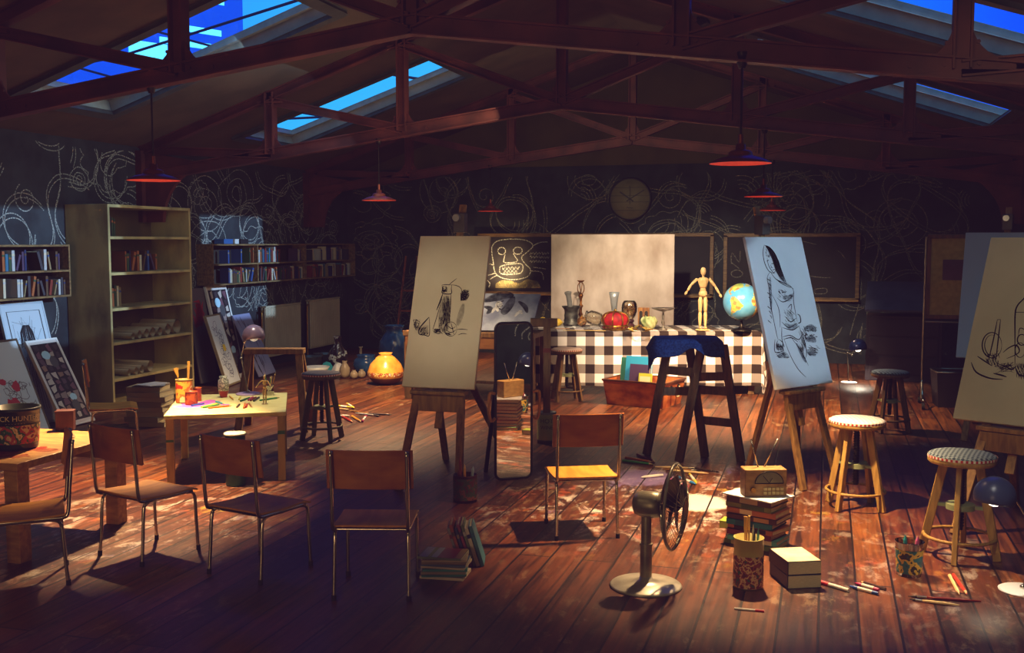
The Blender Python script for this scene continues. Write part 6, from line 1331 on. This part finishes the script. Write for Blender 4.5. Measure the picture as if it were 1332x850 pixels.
# ceiling spotlights
for i,(px,py,l) in enumerate(((908,22,'dark box spotlight on the ceiling, left of two'),(945,28,'dark box spotlight on the ceiling, right of two'))):
    p=None
    d=ray(px,py)
    # meet the right slope
    s_=(EAVE+SL*XR-CH)/(d.z+SL*d.x); p=CO+d*s_
    t=thing('ceiling_spotlight',l,'spotlight',p,rad(-15+40*i),'ceiling spotlights'); m=MB(); m.cyl((0,0,.0),(0,0,-.06),.02,n=10); m.build('mount',BLACK,t); m=MB(); m.bar((-.12,0,-.13),(.12,0,-.04),.1,.09,up=(0,0,1)); m.build('lamp_body',BLACK,t,bevel=.008)
# ------------------------------------------------------------ outside
bd=ray(212,55); bp=CO+bd*52
t=thing('tower_block','deep blue office tower with cyan lit windows seen through the near left skylight','building',(bp.x,bp.y,-10),rad(62)); t['kind']='thing'
MB().box((0,8,14),(9,16,28)).build('facade',pm('glowing_facade','#021040','#031850',.3,.9,spec=0,emit='#0658ff',es=.9),t)  # sky-blue glow put into the whole facade as emission
CY=pm('lit_window','#40c8ff','#60e0ff',.4,.4,emit='#2cc8ff',es=1.0)
rr=random.Random(6)
zz=bp.z+10
for (x0,x1,z0,z1) in ((-1.8,.2,.0,.9),(.6,1.6,-.1,.6),(-2.6,-1.0,2.2,2.7),(-.4,3.2,1.7,2.0),(-.2,2.6,.95,1.25),(.2,1.5,4.2,4.8),(-3.2,3.4,3.3,3.5),(2.2,3.9,-.8,.4),(-1.6,1.4,-1.4,-.6)):
    MB().box(((x0+x1)/2,-.03,zz+(z0+z1)/2-1),(x1-x0,.06,z1-z0)).build('lit_window',CY,t)
for k,(a,b) in enumerate((((150,20),(420,75)),((60,70),(330,128)),((40,90),(300,20)),((330,150),(600,120)),((1010,20),(1332,75)))):
    p0=CO+ray(*a)*26; p1=CO+ray(*b)*22; d=p1-p0; q=MB().tube([p0-d*.5+Vector((0,0,0)),p0.lerp(p1,.5)-Vector((0,0,.25)),p1+d*.5],.03,6); o=q.build('overhead_cable',flat('#06104a')); tag(o,'thin dark overhead cable outside, crossing the %s'%['near left skylight high up','near left skylight at mid height','near left skylight, rising to the right','far left skylight','near right skylight'][k],'cable','cables outside the skylights')
# small mannequin on art table
p=onT(344.5,526); mannequin('tiny wooden artist mannequin standing on the low art table by the pencil cup',p,rad(10),.25)
# ------------------------------------------------------------ world and lights
w=bpy.data.worlds.new('World'); SC.world=w; w.use_nodes=True; nt=w.node_tree; N=nt.nodes; L=nt.links; bg=N['Background']
tc=N.new('ShaderNodeTexCoord'); dt=N.new('ShaderNodeVectorMath'); dt.operation='DOT_PRODUCT'; dt.inputs[1].default_value=Vector((-.35,.93,.05)).normalized()
L.new(tc.outputs['Generated'],dt.inputs[0]); rp=N.new('ShaderNodeValToRGB'); e=rp.color_ramp.elements
e[0].position=.48; e[0].color=(.05,.17,.36,1); q_=e.new(.62); q_.color=(.0,.012,1,1); e[len(e)-1].position=.99; e[len(e)-1].color=(.03,.42,.95,1); q_=e.new(.86); q_.color=(.0,.06,.95,1); q_=e.new(.94); q_.color=(.003,.19,.95,1)
L.new(dt.outputs['Value'],rp.inputs[0]); L.new(rp.outputs[0],bg.inputs[0]); bg.inputs[1].default_value=1.3
def light(kind,name,loc,en,col,target=None,size=.1,spot=None,blend=.4,**k):
    l=bpy.data.lights.new(name,kind); l.energy=en; l.color=col
    if kind=='SPOT': l.spot_size=rad(spot); l.spot_blend=blend; l.shadow_soft_size=size
    if kind=='POINT': l.shadow_soft_size=size
    if kind=='AREA': l.size=size; 
    if kind=='SUN': l.angle=size
    o=bpy.data.objects.new(name,l); COL.objects.link(o); o.location=loc
    if target is not None: d=Vector(target)-Vector(loc); o.rotation_mode='QUATERNION'; o.rotation_quaternion=d.to_track_quat('-Z','Y')
    return o
light('SUN','moonlight',(20,8,8),3.2,(.5,.72,1),(20-8.8,8.4,8-2.25),rad(.5))
light('SUN','sky_fill',(0,8,20),.6,(.3,.75,.9),(1,10,0),rad(70))  # added soft sun to brighten the skylight reveals
WARM=(1,.62,.30)
EN=[1250,760,320,980,1100,190]
AIM=[(-5.4,6.55),None,None,None,(-.9,12.3),None]
for i,(p,en) in enumerate(zip(PEN,EN)):
    tgt=Vector((p.x,p.y,0)) if not AIM[i] else Vector((AIM[i][0],AIM[i][1],0))
    light('SPOT','pendant_light',p+Vector((0,0,-.02)),en,WARM,tgt,.05,(84,122,108,88,104,104)[i],.7)
light('SPOT','golden_pot_spot',(-5.2,11.9,3.0),520,(1,.72,.38),(-5.77,13.27,.25),.06,15,.5)
light('SPOT','art_table_spot',(-4.7,7.9,3.3),250,(1,.88,.56),F(290,525,.57),.06,34,.4)
light('SPOT','still_life_spot',(-1.9,10.2,3.2),1150,(1,.80,.58),(-1.9,14.2,.95),.06,52,.6)
light('SPOT','chalk_face_spot',(-5.35,17.2,1.35),55,(1,.68,.32),(-5.4,17.65,1.5),.05,120,.9)
light('SPOT','figure_drawing_spot',(2.3,5.0,3.0),560,(.58,.80,1),cB.location+Vector((-.1,.1,.65)),.08,17,.4)
light('SPOT','left_canvas_fill',(-2.2,3.6,3.2),360,(1,.9,.74),cA.location+Vector((0,.2,.6)),.3,18,.6)
light('SPOT','right_canvas_fill',(-.2,4.0,3.2),5,(.85,.9,.75),(1.3,7.7,1.4),.3,26,.6)
light('AREA','front_fill',(-2.4,-2.4,.9),76,(1,.6,.28),(-3.2,10,1.5),2.2)
light('AREA','front_top_fill',(-3.2,3.2,3.0),6,(1,.62,.3),(-3,5.6,.4),1.2)
light('AREA','ceiling_wash',(-2.9,8,2.2),12,(1,.66,.48),(-2.9,8.01,6),5)
light('AREA','left_wall_fill',(-3.6,10.5,2.6),34,(1,.82,.5),(-8.4,11.5,1.2),2)
light('AREA','left_wall_cool',(-5.5,10.5,3.3),13,(.5,.78,1),(-8.4,10.5,1.3),2)
light('AREA','back_wall_wash',(-3,13.5,3.0),26,(.9,.75,.45),(-3,17.6,2.0),3)
light('AREA','right_wall_wash',(.4,4.6,3.0),45,(.9,.8,.55),(2.64,4.8,1.5),1)
# ------------------------------------------------------------ camera and grade
cam=bpy.data.cameras.new('camera'); co=bpy.data.objects.new('camera',cam); COL.objects.link(co); co.location=CO
cam.sensor_fit='HORIZONTAL'; cam.sensor_width=36; cam.lens=36*FP/1332; cam.clip_end=300
R=Matrix((CR,CU,-CF)).transposed(); co.rotation_euler=R.to_euler(); SC.camera=co
vs=SC.view_settings; vs.view_transform='Standard'; vs.look='None'; vs.exposure=0; vs.gamma=1
SC.cycles.use_denoising=True; SC.cycles.max_bounces=6; SC.cycles.diffuse_bounces=3; SC.cycles.transparent_max_bounces=12; SC.cycles.sample_clamp_indirect=4; SC.cycles.caustics_reflective=False; SC.cycles.caustics_refractive=False

vs.use_curve_mapping=True; cmp_=vs.curve_mapping; cmp_.black_level=(-.010,-.0045,-.0125); cmp_.update()
